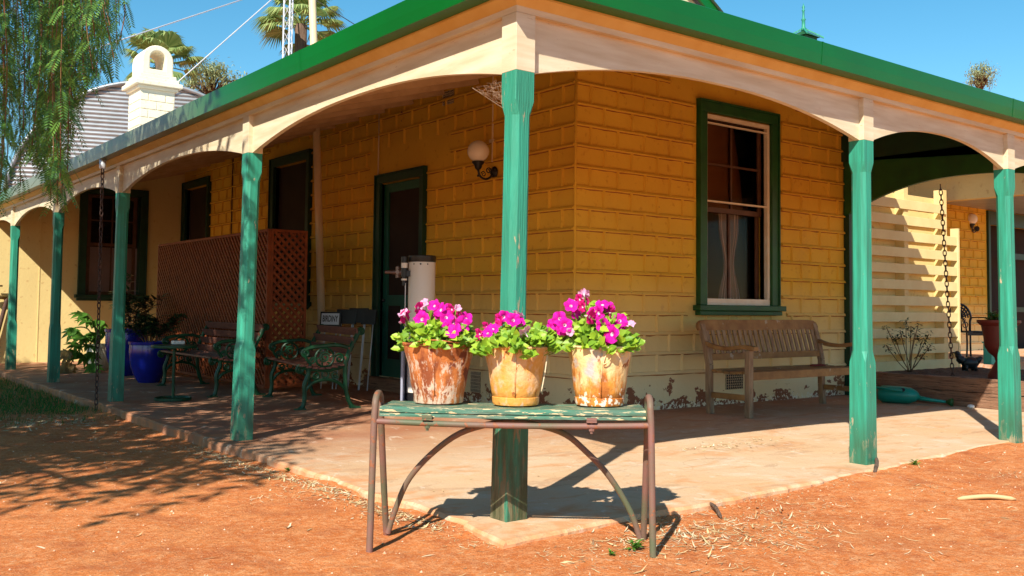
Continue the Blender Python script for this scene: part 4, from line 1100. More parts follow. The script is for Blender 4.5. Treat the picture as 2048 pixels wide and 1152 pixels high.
# ================================================================== LATTICE SCREENS
def lattice(y0, y1, z0, z1, name, label, place, rz, step=.062, group=None):
    t = thing(name, label, 'lattice', place, rz)
    b = MB(); L_ = y1-y0; H_ = z1-z0; wd = .030
    for s, d in ((1, -.008), (-1, .008)):
        k = -H_
        while k < L_:
            # line y = k + (z), clip
            a0 = max(0, -k); a1 = min(H_, L_-k)
            if a1-a0 > .02:
                p0 = (k+a0, a0); p1 = (k+a1, a1)
                if s < 0: p0 = (L_-p0[0], p0[1]); p1 = (L_-p1[0], p1[1])
                b.bar((d*1.3, p0[0], z0+p0[1]), (d*1.3, p1[0], z0+p1[1]), .008, wd, (0, 0, 1)) if False else b.bar((d*1.3, p0[0], z0+p0[1]), (d*1.3, p1[0], z0+p1[1]), wd, .014, (1, 0, 0))
            k += step*1.414
    b.build('strips', M['lattice'], t)
    b = MB()
    for (a, c, lo, hi) in ((-.03, .0, z0-.03, z1+.03), (L_, L_+.03, z0-.03, z1+.03)): b.bx(-.02, .02, a, c, lo, hi)
    b.bx(-.02, .02, .0005, L_-.0005, z0-.03, z0); b.bx(-.02, .02, .0005, L_-.0005, z1, z1+.03)
    b.build('frame', M['lattice'], t, bevel=.003)
    return t
lattice(6.32, 9.98, .10, 1.74, 'trellis_screen', 'long red-brown lattice panel behind the bench by the blue pots', (1.54, 6.32, -.02), 0)
lattice(0, .36, .10, 1.74, 'trellis_screen', 'narrow red-brown lattice return set crosswise at the near end', (1.585, 6.30, -.02), radians(-90))

# ================================================================== ROUND SIDE TABLE with box
st_ = thing('side_table', 'small round green metal side table on a disc base', 'table', (.47, 6.03, 0))
MB().lathe([(.160, 0), (.172, .004), (.172, .028), (.165, .030), (.160, .012), (.02, .010)], 36).build('base', M['pgreen'], st_, smooth=True, auto=True)
MB().tube([(0,0,.01), (0,0,.515)], .014, 12).build('stem', M['pgreen'], st_, smooth=True, auto=True)
MB().lathe([(.03, .505), (.195, .512), (.212, .508), (.216, .522), (.212, .536), (.001, .532)], 36).build('table_top', M['pgreen'], st_, smooth=True, auto=True)
p = at(356, 689, z=.536)
tag(MB().bx(p.x-.058, p.x+.058, p.y-.035, p.y+.035, .537, .574).build('box', M['whitebox'], bevel=.008), 'small white box lying on the green side table', 'box')

# ================================================================== POTS
def shrub(t, c, rx, rzv, n, ln, wd, mat, seed, up=.5, stems=7, name='foliage', zlo=0):
    r = random.Random(seed); b = MB(); s_ = MB(); c = Vector(c)
    for i in range(stems):
        a = 2*pi*i/stems+r.uniform(-.4, .4); q = r.uniform(.3, 1)
        tip = c+Vector((rx*q*cos(a), rx*q*sin(a), rzv*r.uniform(.2, .95)))
        base = Vector((c.x+.04*cos(a), c.y+.04*sin(a), zlo))
        mid = base.lerp(tip, .55)+Vector((0, 0, .06))
        pts = smooth_pts([base, mid, tip], 5); s_.tube(pts, [.007*(1-.7*j/(len(pts)-1)) for j in range(len(pts))], 5)
        for j in range(n):
            q = r.uniform(.35, 1.05); k = min(int(q*(len(pts)-1)), len(pts)-1); p = pts[k]
            aa = j*2.4+r.uniform(-.3, .3)
            leaf(b, p+Vector((r.uniform(-.02, .02), r.uniform(-.02, .02), r.uniform(-.02, .02))), (cos(aa), sin(aa), up+r.uniform(-.5, .6)), (0, 0, 1), ln*r.uniform(.7, 1.2), wd*r.uniform(.7, 1.2), r.uniform(.1, .8))
    b.build(name, mat, t, smooth=True, fix=False); s_.build('stems', M['stem'], t, smooth=True, fix=False)
def glazed_pot(name, label, loc, rt, rb, hh, mat):
    t = thing(name, label, 'pot', loc)
    prof = [(rb*.96, 0), (rb, .01)] + [(rb+(rt-rb)*(sin(q*pi/2)**.75)*1.0 + .012*sin(q*pi), .01+(hh-.05)*q) for q in [i/10 for i in range(1, 11)]]
    prof += [(rt+.012, hh-.035), (rt+.014, hh), (rt-.012, hh), (rt-.02, hh-.05)]
    MB().lathe(prof, 40).build('body', mat, t, smooth=True, auto=True)
    MB().lathe([(rt-.021, hh-.055), (.001, hh-.045)], 24).build('soil', M['soilpot'], t)
    return t
glazed_pot('glazed_pot', 'larger cobalt blue glazed pot, standing behind the second green post', (1.03, 9.62, 0), .255, .155, .60, M['blue'])
glazed_pot('glazed_pot', 'smaller cobalt blue glazed pot beside the end of the lattice bench', (.93, 8.32, 0), .225, .125, .485, M['blue'])
glazed_pot('clay_pot', 'pale cream pot holding the split-leaf plant by the far wall', (1.02, 10.85, 0), .17, .12, .36, M['chim'])
t = thing('potted_shrub', 'taller dark leafy shrub in the larger blue pot', 'plant', (1.03, 9.62, .55)); shrub(t, (.05, -.1, .05), .42, .52, 36, .13, .045, M['dkleaf'], 5, .35, 9)
shrub(t, (-.02, -.02, .1), .08, .85, 30, .11, .035, M['dkleaf'], 15, .5, 2, 'top_shoot')
t = thing('potted_shrub', 'low spreading dark shrub in the smaller blue pot', 'plant', (.93, 8.32, .44)); shrub(t, (0, -.02, .06), .40, .36, 46, .115, .036, M['dkleaf'], 6, .25, 12)
# split-leaf plant
t = thing('split_leaf_plant', 'green split-leaf plant trailing from the cream pot by the far wall', 'plant', (1.0, 10.8, .33)); r = random.Random(12)
def split_leaf(b, c, d, up, size):
    d = Vector(d).normalized(); s = d.cross(Vector(up)).normalized(); nn = s.cross(d); c = Vector(c)
    nf = 9
    for k in range(nf):
        a = -2.3+4.6*k/(nf-1); l_ = size*(1-.42*abs(a)/2.3); dd = d*cos(a)+s*sin(a)
        leaf(b, c+d*size*.25, dd-nn*.15, nn, l_*.72, size*.20, .35)
    leaf(b, c, d, nn, size*.7, size*.5, .2)
b = MB(); s_ = MB(); dl = MB()
spots = [(165,625,0,.32),(150,655,.1,.28),(178,640,.1,.30),(198,640,-.1,.30),(192,665,.0,.28),(205,655,.2,.26),(170,672,.3,.30),(180,690,.3,.32),(160,690,.4,.28),(172,715,.4,.32),(190,705,.3,.30),(150,700,.4,.26),(185,725,.5,.28)]
for px, py, o_, sz in spots:
    p = at(px, py, y=10.8-o_) - Vector((1.0, 10.8, .33)); s_.tube(smooth_pts([(0, 0, 0), (p.x*.5, p.y*.5, max(p.z, .1)*.7+.06), p], 4), .009, 5)
    split_leaf(b, p, (r.uniform(-.7, .3), -.6, r.uniform(-.7, .1)), (r.uniform(-.3, .3), -.6, .7), sz)
for px, py in ((138,700),(143,725),(133,735)):
    p = at(px, py, y=10.3) - Vector((1.0, 10.8, .33)); s_.tube(smooth_pts([(0, 0, 0), (p.x*.5, p.y*.5, .1), p], 4), .008, 5); split_leaf(dl, p, (-.4, -.4, -.8), (0, -1, .3), .26)
b.build('leaves', M['philo'], t, smooth=True, fix=False); dl.build('dead_leaves', M['dryleaf'], t, smooth=True, fix=False); s_.build('stems', M['philo'], t, smooth=True, fix=False)

# ================================================================== TELESCOPE
tl = thing('telescope', 'white tube telescope with black cap, upright on its grey base by the door', 'telescope', (1.93, 3.86, 0), radians(-37.5))
MB().lathe([(.118, .13), (.120, .14), (.120, 1.345), (.119, 1.35), (.110, 1.35), (.110, .2)], 48).build('tube', M['tube'], tl, smooth=True, auto=True)
MB().lathe([(.124, 1.33), (.126, 1.335), (.126, 1.383), (.118, 1.390), (.001, 1.386)], 48).build('end_cap', M['black'], tl, smooth=True, auto=True)
MB().lathe([(.124, .105), (.126, .11), (.126, .175), (.121, .18)], 40).build('mirror_cell', M['black'], tl, smooth=True, auto=True)
MB().bx(-.155, -.135, -.17, .17, .07, .70).bx(.135, .155, -.17, .17, .07, .70).bx(-.134, .134, .14, .16, .07, .42).build('side_board', M['grey'], tl, bevel=.004)
MB().lathe([(.23, .02), (.235, .025), (.235, .065), (.23, .07), (.001, .07)], 40).build('turntable', M['grey'], tl, smooth=True, auto=True)
b = MB()
for a in (0, 2.1, 4.2): b.tube([(.18*cos(a), .18*sin(a), 0), (.18*cos(a), .18*sin(a), .022)], .025, 12)
b.build('foot', M['black'], tl)
fs_ = MB(); cxf = -.150
fs_.tube([(cxf, -.06, 1.12), (cxf, -.06, 1.20)], .018, 14); fs_.tube([(cxf, -.06, 1.2), (cxf, -.06, 1.275)], .027, 16); fs_.tube([(cxf, -.06, 1.32), (cxf, -.06, 1.375)], .029, 16); fs_.bx(-.13, -.09, -.075, -.045, 1.20, 1.25)
fs_.build('finder_scope', M['black'], tl, smooth=True, auto=True)
MB().tube([(cxf, -.06, 1.2755), (cxf, -.06, 1.3195)], .0285, 16).tube([(cxf, -.06, 1.165), (cxf, -.06, 1.1805)], .026, 16).build('finder_ring', M['tube'], tl, smooth=True, auto=True)
b = MB(); b.tube([(-.12, .02, 1.24), (-.21, .02, 1.24)], .030, 14); b.tube([(-.21, .02, 1.24), (-.26, .02, 1.24)], .022, 14); b.tube([(-.26, .02, 1.24), (-.33, .02, 1.24)], .016, 12)
b.tube([(-.215, .02, 1.29), (-.215, .02, 1.19)], .022, 12); b.tube([(-.215, -.03, 1.24), (-.215, .07, 1.24)], .018, 12); b.build('focuser', pm('chromed_brown', (.20,.12,.10), (.12,.08,.07), rough=.25, metal=.5), tl, smooth=True, auto=True)
MB().tube([(-.137, -.07, .72), (-.137, -.07, 1.14)], .004, 6).build('side_rod', M['steel'], tl)
MB().sphere((.0, -.122, 1.31), .008, 8, 6).sphere((.06, -.105, 1.31), .006, 8, 6).sphere((-.06, -.105, 1.31), .006, 8, 6).build('screw', M['black'], tl)

# ================================================================== SMALL SIGNS leaning on the wall
def text_mesh(body, size, mat, parent, loc, rot, name='lettering', bold=.0):
    cu = bpy.data.curves.new(name, 'FONT'); cu.body = body; cu.size = size; cu.extrude = .0008; cu.offset = bold; cu.align_x = 'CENTER'; cu.align_y = 'CENTER'
    o = bpy.data.objects.new(name, cu); COL.objects.link(o)
    dg = bpy.context.evaluated_depsgraph_get(); me = bpy.data.meshes.new_from_object(o.evaluated_get(dg)); bpy.data.objects.remove(o)
    me.materials.clear(); me.materials.append(mat)
    m = bpy.data.objects.new(name, me); COL.objects.link(m); m.parent = parent; m.location = loc; m.rotation_euler = rot; return m
def sign(label, base, rz, plate, hgt=.87, bw=.25, bh=.165, lean=.12):
    t = thing('staked_sign', label, 'sign', base, rz)       # faces local -y
    t.rotation_euler = (-lean, 0, rz)
    b = MB(); b.bx(-bw/2, bw/2, -.012, .012, hgt-bh, hgt); b.build('board', M['black'], t, bevel=.004)
    for s in (-1, 1): MB().tube([(s*bw*.28, .016, 0), (s*bw*.28, .016, hgt-.03)], .007, 8).build('stake', M['steel'], t, smooth=True)
    if plate:
        q = MB().bx(-bw/2+.018, bw/2-.018, -.0155, -.0125, hgt-bh+.018, hgt-.018).build('name_plate', pm('pale_grey_plate', (.62,.66,.72), (.55,.6,.66), rough=.5), t)
        tm = text_mesh('BIRDINY', .066, M['black'], q, (0, -.0165, hgt-bh/2), (pi/2, 0, 0), bold=.0012); tm.scale = (.74, 1.5, 1)
    return t
sign('small black sign with pale plate lettered BIRDINY, front of the leaning stack', (2.30, 6.42, 0), radians(-50), True)
sign('black staked sign just behind the lettered BIRDINY sign', (2.42, 6.30, 0), radians(-58), False, .90)
sign('black staked sign second from the wall in the leaning stack', (2.50, 6.18, 0), radians(-62), False, .915)
sign('black staked sign at the wall end of the leaning stack', (2.56, 6.06, 0), radians(-66), False, .90, .2)

# ================================================================== WALL LAMPS
def lamp(label, loc, rz, s=1.0, shade=M['globe']):
    t = thing('wall_lamp', label, 'lamp', loc, rz)    # local: wall at x=0, projecting to -x
    b = MB(); b.lathe([(.001, 0), (.045, .0), (.058, .008), (.05, .02), (.025, .028), (.012, .04), (.001, .045)], 20, (0, 0, 0), Matrix.Rotation(-pi/2, 3, 'Y').to_3x3()); b.build('back_plate', M['black'], t, smooth=True)
    b = MB(); b.tube(smooth_pts([(-.02, 0, 0), (-.06, 0, -.055), (-.12, 0, -.075), (-.18, 0, -.045), (-.20, 0, .02)], 6), .011, 8)
    b.tube(spiral((-.075, 0, .01), .035, .008, -1, -1+3*pi, 20), .006, 6); b.tube([(-.20, 0, -.06), (-.20, 0, -.04)], .01, 8); b.tube(spiral((-.135, 0, -.03), .03, .008, 3, 3-2.4*pi, 16), .005, 5)
    b.build('bracket', M['black'], t, smooth=True)
    MB().lathe([(.010, .0), (.030, .02), (.038, .05), (.058, .072), (.062, .085), (.045, .09), (.03, .09)], 20, (-.20, 0, 0)).build('gallery', M['black'], t, smooth=True)
    MB().sphere((-.20, 0, .185), .105, 28, 18).build('globe', shade, t, smooth=True)
    return t
lamp('white globe lamp on a black scroll bracket beside the house door', (WX-.004, 4.05, 2.245), 0)
lamp('distant white globe lamp on the rear wing wall', (16.35, 6.07, 2.60), radians(0))

# ================================================================== RAIN CHAINS
def chain(name, label, a, bb, n, ring=.028, wire=.0055, cup=True):
    t = thing(name, label, 'chain', bb)
    b = MB(); a = Vector(a)-Vector(bb); z = Vector((0, 0, 0)); 
    for i in range(n):
        q = (i+.5)/n; p = a.lerp(z, q); a0 = (i % 2)*pi/2+.5+.25*sin(i*1.3); ax = Vector((cos(a0), sin(a0), 0)); ln = (a-z).length/n
        pts = [p + ax*(ring*.55*cos(2*pi*k/10)) + (a-z).normalized()*(ln*.66*sin(2*pi*k/10)) for k in range(10)]
        b.tube(pts, wire, 5, closed=True)
    b.build('links', M['iron'], t, smooth=True)
    if cup: MB().lathe([(.030, -.09), (.032, -.085), (.034, 0)], 16, a+Vector((0, 0, .085))).build('outlet', M['steel'], t, smooth=True)
    return t
chain('rain_chain', 'rusty rain chain hanging from the left gutter to the grass edge', (-.145, 6.42, 2.25), (-.23, 6.05, -.06), 44)
c2 = chain('rain_chain', 'rusty chain hanging from the dark green end arch into the planter', (6.95, 1.76, 2.26), (6.97, 1.66, .25), 38, .030, .0055, False)

# ================================================================== WATERING CAN
wc = thing('watering_can', 'teal plastic watering can lying on its side by the sleepers', 'watering can', (6.50, 1.98, .088), atan2(-.66, .18))
# local x towards the spout
b = MB(); R90 = Matrix.Rotation(pi/2, 3, 'Y')
prof = [(.001, -.20), (.06, -.195), (.085, -.17), (.088, -.10), (.088, .04), (.080, .11), (.055, .165), (.03, .19), (.001, .20)]
b.lathe([(r_, z) for r_, z in prof], 28, (0, 0, 0), Matrix.Diagonal(Vector((1, 1.12, 1))) @ R90); b.build('body', M['can'], wc, smooth=True)
a = MB(); a.tube([(.13, 0, -.01), (.30, .02, -.035), (.44, .03, -.045)], [.030, .018, .014], 12); a.build('spout', M['can'], wc, smooth=True)
MB().lathe([(.012, -.02), (.040, .03), (.040, .045), (.001, .05)], 16, (.46, .03, -.045), R90).build('rose', M['dgreen'], wc, smooth=True)
MB().tube(smooth_pts([(-.17, -.04, .05), (-.19, -.10, .07), (-.05, -.135, .06), (.06, -.10, .05)], 5), .012, 8).build('handle', M['can'], wc, smooth=True)
MB().lathe([(.020, 0), (.022, .004), (.016, .006), (.001, .001)], 16, (.06, -.075, .055), Matrix.Rotation(radians(62), 3, 'X')).build('filler', M['black'], wc)
s_ = at(1925, 803, x=6.68)
tag(MB().sphere((6.62, 1.30, .022), .03, 10, 8, (1, 1.2, .7)).build('stone', M['whitebox'], smooth=True), 'pale stone at the foot of the sleeper beside the can spout', 'stone')

# ================================================================== PLANTER CONTENTS
rb_ = at(1818, 742, z=.25); t = thing('rose_bush', 'thin bare-stemmed rose bush growing in the planter bed', 'plant', (rb_.x, rb_.y, .24)); r = random.Random(3)
b = MB(); s_ = MB(); tips = [(1773,655),(1772,690),(1812,640),(1822,652),(1830,665),(1845,680),(1858,668),(1862,690),(1846,708),(1800,660),(1790,672),(1836,650)]
for px, py in tips:
    p = at(px, py, d=(rb_-CAM).dot(_f)+r.uniform(-.12, .12)) - Vector((rb_.x, rb_.y, .24))
    s_.tube(smooth_pts([(r.uniform(-.03, .03), r.uniform(-.03, .03), 0), p*.5+Vector((r.uniform(-.03, .03), 0, -.03)), p], 4), .0045, 5)
    for k in range(22):
        a = r.uniform(0, 6.3); leaf(b, p*r.uniform(.8, 1.03)+Vector((r.uniform(-.04, .04), r.uniform(-.04, .04), r.uniform(-.03, .03))), (cos(a), sin(a), r.uniform(-.6, .4)), (0, 0, 1), r.uniform(.03, .06), .025, .3)
b.build('leaves', M['dkleaf'], t, smooth=True, fix=False); s_.build('stems', M['stem'], t, smooth=True, fix=False)
# bird shaped pot
bp = at(1935, 738, z=.26); t = thing('bird_ornament', 'black bird-shaped garden ornament in the planter bed', 'ornament', (bp.x, bp.y, .25), -YAW)
b = MB(); b.sphere((.03, 0, .085), .085, 20, 12, (1.25, .8, .85)); b.tube(smooth_pts([(-.06, 0, .10), (-.10, 0, .15), (-.115, 0, .185)], 4), [.05]*4+[.035]*4+[.026], 12)
b.sphere((-.12, 0, .195), .032, 12, 8); b.tube([(-.145, 0, .198), (-.185, 0, .21)], [.012, .003], 8); b.tube([(.10, 0, .10), (.17, 0, .15)], [.05, .02], 10)
for x, y in ((-.03, -.04), (-.03, .04), (.08, -.04), (.08, .04)): b.tube([(x, y, -.01), (x, y, .06)], .02, 8)
b.build('body', M['black'], t, smooth=True)
# urn with plant
u_ = thing('garden_urn', 'dark red pedestal urn standing behind the right hand post', 'urn', (7.30, 1.345, .25))
MB().lathe([(.10, -.01), (.11, .0), (.11, .05), (.07, .12), (.035, .19), (.045, .23), (.10, .28), (.135, .34), (.145, .44), (.165, .55), (.205, .585), (.205, .61), (.185, .61), (.15, .52)], 36).build('body', M['terra'], u_, smooth=True, auto=True)
MB().lathe([(.158, .555), (.001, .565)], 20).build('soil', M['soilpot'], u_)
t = thing('urn_plant', 'low green plant growing in the dark red urn', 'plant', (7.30, 1.345, .81)); shrub(t, (0, 0, .0), .15, .15, 34, .05, .02, M['philo'], 9, .4, 9)
mb_ = at(1978, 725, z=.30)
q = MB().bx(-.05, .05, -.05, .05, -.01, .24).bx(-.06, .06, -.06, .06, .241, .26).build('box', M['mint'], bevel=.004); _a = at(1979, 727, d=11.5); q.location = (_a.x, _a.y, _a.z); tag(q, 'mint green box glimpsed behind the dark red urn', 'box')

# ================================================================== CAST METAL CHAIR (rear)
cp = Vector((13.34, 4.72, .18)); t = thing('metal_chair', 'black cast metal chair with a round lacy back by the rear wall', 'chair', (cp.x, cp.y, .18), -YAW+.25)
for x, y in ((-.19, -.17), (.19, -.17), (-.17, .18), (.17, .18)):
    MB().tube(smooth_pts([(x*1.2, y*1.2, 0), (x*.95, y*.95, .2), (x*1.05, y*1.05, .42)], 4), .016, 7).build('leg', M['black'], t, smooth=True)
b = MB()
for i in range(12):
    x = -.2+.4*i/11; b.bar((x, -.2, .43), (x, .2, .43), .012, .012)
for i in range(7):
    y = -.2+.4*i/6; b.bar((-.2, y, .43), (.2, y, .43), .012, .014)
b.tube([(.22*cos(a), .22*sin(a), .43) for a in [2*pi*k/20 for k in range(20)]], .014, 6, closed=True); b.bar((-.19, -.2, .40), (.19, -.2, .40), .01, .06)
b.build('seat', M['black'], t)
b = MB(); bp_ = lambda x, z: (x, .19+.12*(z-.43), z)
pts = [bp_(-.17, .43), bp_(-.19, .60)] + [bp_(.215*cos(pi-pi*k/14), .66+.235*sin(pi-pi*k/14) if True else 0) for k in range(15)] + [bp_(.19, .60), bp_(.17, .43)]
b.tube(pts, .020, 6); b.tube([bp_(0, .43), bp_(0, .88)], .016, 6)
for rr in (.16, .11, .055):
    b.tube([bp_(rr*cos(pi*k/12), .66+(rr+.02)*sin(pi*k/12)) for k in range(13)], .014, 5)
for k in range(1, 10):
    a = pi*k/10; b.tube([bp_(.03*cos(a), .66+.03*sin(a)), bp_(.205*cos(a), .66+.225*sin(a))], .012, 5)
for s in (-1, 1):
    b.tube([Vector(bp_(s*.09, .54))+Vector((.05*cos(q_), 0, .05*sin(q_))) for q_ in [2*pi*k/12 for k in range(12)]], .008, 5, closed=True)
    b.tube([Vector(bp_(s*.07, .62))+Vector((.03*cos(q_), 0, .03*sin(q_))) for q_ in [2*pi*k/10 for k in range(10)]], .007, 5, closed=True)
b.build('backrest', M['black'], t, smooth=True)
for s in (-1, 1): MB().tube(smooth_pts([bp_(s*.2, .66), (s*.24, .05, .67), (s*.24, -.15, .64), (s*.21, -.19, .44)], 4), .012, 6).build('arm', M['black'], t, smooth=True)

# ================================================================== GARDEN TAP at the far left
tp = thing('garden_tap', 'brass garden tap on a leaning pipe against the pale far wall', 'tap', (.10, 12.93, 0))
MB().tube([(-.17, 0, -.1), (-.02, 0, .5), (.07, 0, .93), (.07, 0, 1.0)], .03, 10).build('standpipe', M['iron'], tp, smooth=True)
MB().tube([(.07, 0, 1.0), (-.14, -.03, 1.02)], .032, 10).tube([(-.05, -.02, 1.0), (-.05, -.02, 1.17)], .018, 8).tube([(-.11, -.02, 1.18), (.01, -.02, 1.18)], .014, 8).build('valve', pm('brass', (.35,.25,.10), (.25,.18,.08), rough=.4, metal=.6), tp, smooth=True)

# ================================================================== MAST, WIRES
mt = at(579, -40, d=25); t = thing('lattice_mast', 'slim steel lattice mast rising beside the tall palm', 'mast', (mt.x, mt.y, 0))
b = MB(); H_ = mt.z; w_ = .13
lg = [(w_*cos(a), w_*sin(a)) for a in (.3, .3+2.1, .3+4.2)]
for x, y in lg: b.tube([(x, y, 0), (x, y, H_)], .022, 5)
z = 3.5; k = 0
while z < H_:
    for i in range(3):
        p, q = lg[i], lg[(i+1) % 3]; b.tube([(p[0], p[1], z), (q[0], q[1], z+.35)], .008, 4)
    z += .35
b.build('frame', M['steel'], t)
for lab, px, py, d in (('upper pale guy wire running left from the mast', -1290, 590, 14), ('lower pale guy wire running steeply left from the mast', -128, 590, 24), ('guy wire running right from the mast over the gutter', 1560, 580, 40)):
    e = at(px, py, d=d)
    tag(MB().tube([(mt.x, mt.y, mt.z-.1), e], .016 if d < 30 else .012, 5).build('guy_wire', M['steel'] if d < 30 else M['black'], smooth=True), lab, 'wire')

# ================================================================== PALMS
def fan_palm(px, py, d, size, label, seed, n=34):
    c = at(px, py, d=d); r = random.Random(seed); t = thing('fan_palm', label, 'tree', (c.x, c.y, 0))
    MB().tube([(0, 0, -.1), (.05, 0, c.z*.5), (0, 0, c.z)], [.28, .2, .2], 12).build('trunk', M['trunk'], t, smooth=True)
    b = MB()
    for i in range(n):
        a = i*2.4+r.uniform(-.3, .3); el = r.uniform(-.6, 1.15); d0 = Vector((cos(a)*cos(el), sin(a)*cos(el), sin(el)))
        pl = size*r.uniform(.35, .5); p0 = Vector((0, 0, c.z)); p1 = p0+d0*pl
        b.tube([p0, p1], .02, 4)
        side = d0.cross(Vector((0, 0, 1))).normalized(); up = side.cross(d0)
        nb = 22; fl = size*r.uniform(.5, .65)
        for k in range(nb):
            q = -1.25+2.5*k/(nb-1); dd = (d0*cos(q)+side*sin(q)).normalized(); l_ = fl*(1-.25*abs(q)/1.25)
            m1 = p1+dd*l_*.6+up*.0; m2 = p1+dd*l_*.9+Vector((0, 0, -l_*.28*r.uniform(.7, 1.5)))
            wv = dd.cross(up).normalized()*fl*.035
            b.add([p1, m1-wv, m1+wv, m2], [(0,1,2), (1,3,2)])
    b.build('crown', M['palm'], t, fix=False)
fan_palm(602, 50, 32, 1.75, 'tall fan palm behind the lattice mast', 1)
fan_palm(322, 130, 34, 1.75, 'shorter fan palm showing either side of the chimney', 2, 30)
def gum(px, py, d, rx, rz_, label, seed, n=1500, name='gum_tree'):
    c = at(px, py, d=d); r = random.Random(seed); t = thing(name, label, 'tree', (c.x, c.y, 0))
    tr = MB(); b = MB(); tr.tube([(0, 0, -.2), (.2, 0, c.z*.5), (0, 0, c.z)], [.3, .2, .08], 8)
    nb = 26
    for k in range(nb):
        a = r.uniform(0, 6.28); el = r.uniform(-.5, 1.4); q = r.uniform(.5, 1)
        p = Vector((rx*q*cos(a)*cos(el), rx*q*sin(a)*cos(el), c.z+rz_*q*sin(el))); tr.tube([(0, 0, c.z-rz_*.8), p*.6+Vector((0, 0, c.z*.4)), p], [.06, .04, .015], 5)
        cl = rx*r.uniform(.18, .36)
        for i in range(n//nb):
            g_ = Vector((r.gauss(0, cl*.5), r.gauss(0, cl*.5), r.gauss(0, cl*.5))); dd = Vector((r.uniform(-1, 1), r.uniform(-1, 1), r.uniform(-1.2, .4)))
            leaf(b, p+g_, dd, (0, 0, 1), rx*.13, rx*.05, .3, 2)
    b.build('crown', M['gum'], t, fix=False); tr.build('trunk', M['trunk'], t, smooth=True)
gum(420, 172, 38, 1.25, .75, 'pale feathery tree behind the curved shed roof', 4, 2600)
gum(1960, 160, 48, .95, .75, 'small distant tree crown above the right gutter', 5, 1300)

# ================================================================== PEPPER TREE (crown over the left side)
pt = thing('pepper_tree', 'large drooping pepper tree whose feathery branches hang in at the upper left', 'tree', (-6.6, 3.2, -.08))
PO = Vector((-6.6, 3.2, -.08)); r = random.Random(21)
tr = MB(); tr.tube(smooth_pts([(0, 0, -.2), (.1, .05, 1.2), (-.1, .1, 2.4), (.0, 0, 3.4)], 5), [.34-.012*i for i in range(16)], 12)
def pinnate(b, c, d, up, ln, lw, npair, lfl):
    d = Vector(d).normalized(); s = d.cross(up)
    if s.length < 1e-3: s = d.orthogonal()
    s.normalize(); nn = s.cross(d)
    for k in range(npair):
        q = (k+.6)/npair; p = c+d*(ln*q)-Vector((0, 0, 1))*(ln*q*q*.18); l_ = lfl*(1-.55*abs(q-.4))
        for sg in (-1, 1):
            dd = (s*sg*.85+d*.62-Vector((0, 0, 1))*.15).normalized(); w_ = dd.cross(nn).normalized()*lw
            b.add([p, p+dd*l_*.45-w_, p+dd*l_, p+dd*l_*.45+w_], [(0,1,2,3)])
fine = MB(); stem = MB()
env = [(-40, 430), (0, 390), (40, 385), (70, 345), (85, 345), (105, 425), (128, 415), (140, 290), (155, 180), (180, 165), (205, 150), (228, 135), (245, 60)]
def envy(px):
    for (a, ya), (c_, yc) in zip(env[:-1], env[1:]):
        if a <= px <= c_: return ya+(yc-ya)*(px-a)/(c_-a)
    return 60
for i in range(100):
    px = -60+300*r.random(); bot = envy(px)*r.uniform(.35, 1.0) if r.random() < .72 else envy(px)*r.uniform(.85, 1.02)
    d = r.uniform(5.0, 7.4)
    e = at(px, bot, d=d); top = at(px-r.uniform(-10, 30), -60-r.uniform(0, 120), d=d+r.uniform(-.2, .2))
    pts = smooth_pts([top, top.lerp(e, .5)+Vector((r.uniform(-.05, .05), r.uniform(-.05, .05), 0)), e], 8)
    stem.tube([p-PO for p in pts], .003, 4)
    L_ = (top-e).length; nf = max(4, int(L_/.062))
    for k in range(nf):
        q = k/nf; j = q*(len(pts)-1); i0 = int(j); p = pts[i0].lerp(pts[min(i0+1, len(pts)-1)], j-i0)
        a = k*2.4+r.uniform(-.5, .5); dd = Vector((cos(a)*.75, sin(a)*.75, -.85-r.uniform(-.2, .4)))
        pinnate(fine, p-PO, dd, Vector((0, 0, 1)), r.uniform(.12, .19), .0046, 11, .044)
fine.build('hanging_branches', M['pepper'], pt, fix=False); stem.build('twigs', M['stem'], pt)
# main crown, beyond the left edge of the photograph
crown = MB(); limbs = MB()
def lobe(c, rx, rz_, n, seed):
    r = random.Random(seed); c = Vector(c)-PO
    for i in range(n):
        while True:
            q = Vector((r.uniform(-1, 1), r.uniform(-1, 1), r.uniform(-1, 1)))
            if q.length < 1: break
        top = c+Vector((q.x*rx, q.y*rx, q.z*rz_+.3)); ln = r.uniform(.5, 1.3); ln_n = int(ln/.05)
        dr = Vector((r.uniform(-.1, .1), r.uniform(-.1, .1), -1))
        wp = top+PO
        if wp.x > CAM.x+.145*(wp.y-CAM.y)-.15: continue
        for k in range(ln_n):
            a = k*2.4; p = top+dr*(k*.05); dd = Vector((cos(a), sin(a), -.7)).normalized(); s = dd.cross(Vector((0, 0, 1))).normalized()
            b_ = .036; crown.add([p, p+dd*.07-s*b_, p+dd*.16, p+dd*.07+s*b_], [(0,1,2,3)])
        if i % 9 == 0: limbs.tube(smooth_pts([Vector((0, 0, 2.8)), (top*.5+Vector((0, 0, 2.2))), top], 4), .03, 5)
lobe((-6.0, 3.2, 4.3), 3.9, 1.9, 950, 1)
lobe((-6.2, .4, 4.4), 2.2, 1.2, 170, 2)
lobe((-4.7, 5.2, 4.7), 2.6, 1.5, 700, 6)
lobe((-7.0, 7.0, 4.3), 4.0, 2.0, 1300, 3)
crown.build('crown', M['pepper'], pt, fix=False)
tr.build('trunk', M['trunk'], pt, smooth=True); limbs.build('limbs', M['trunk'], pt, smooth=True)

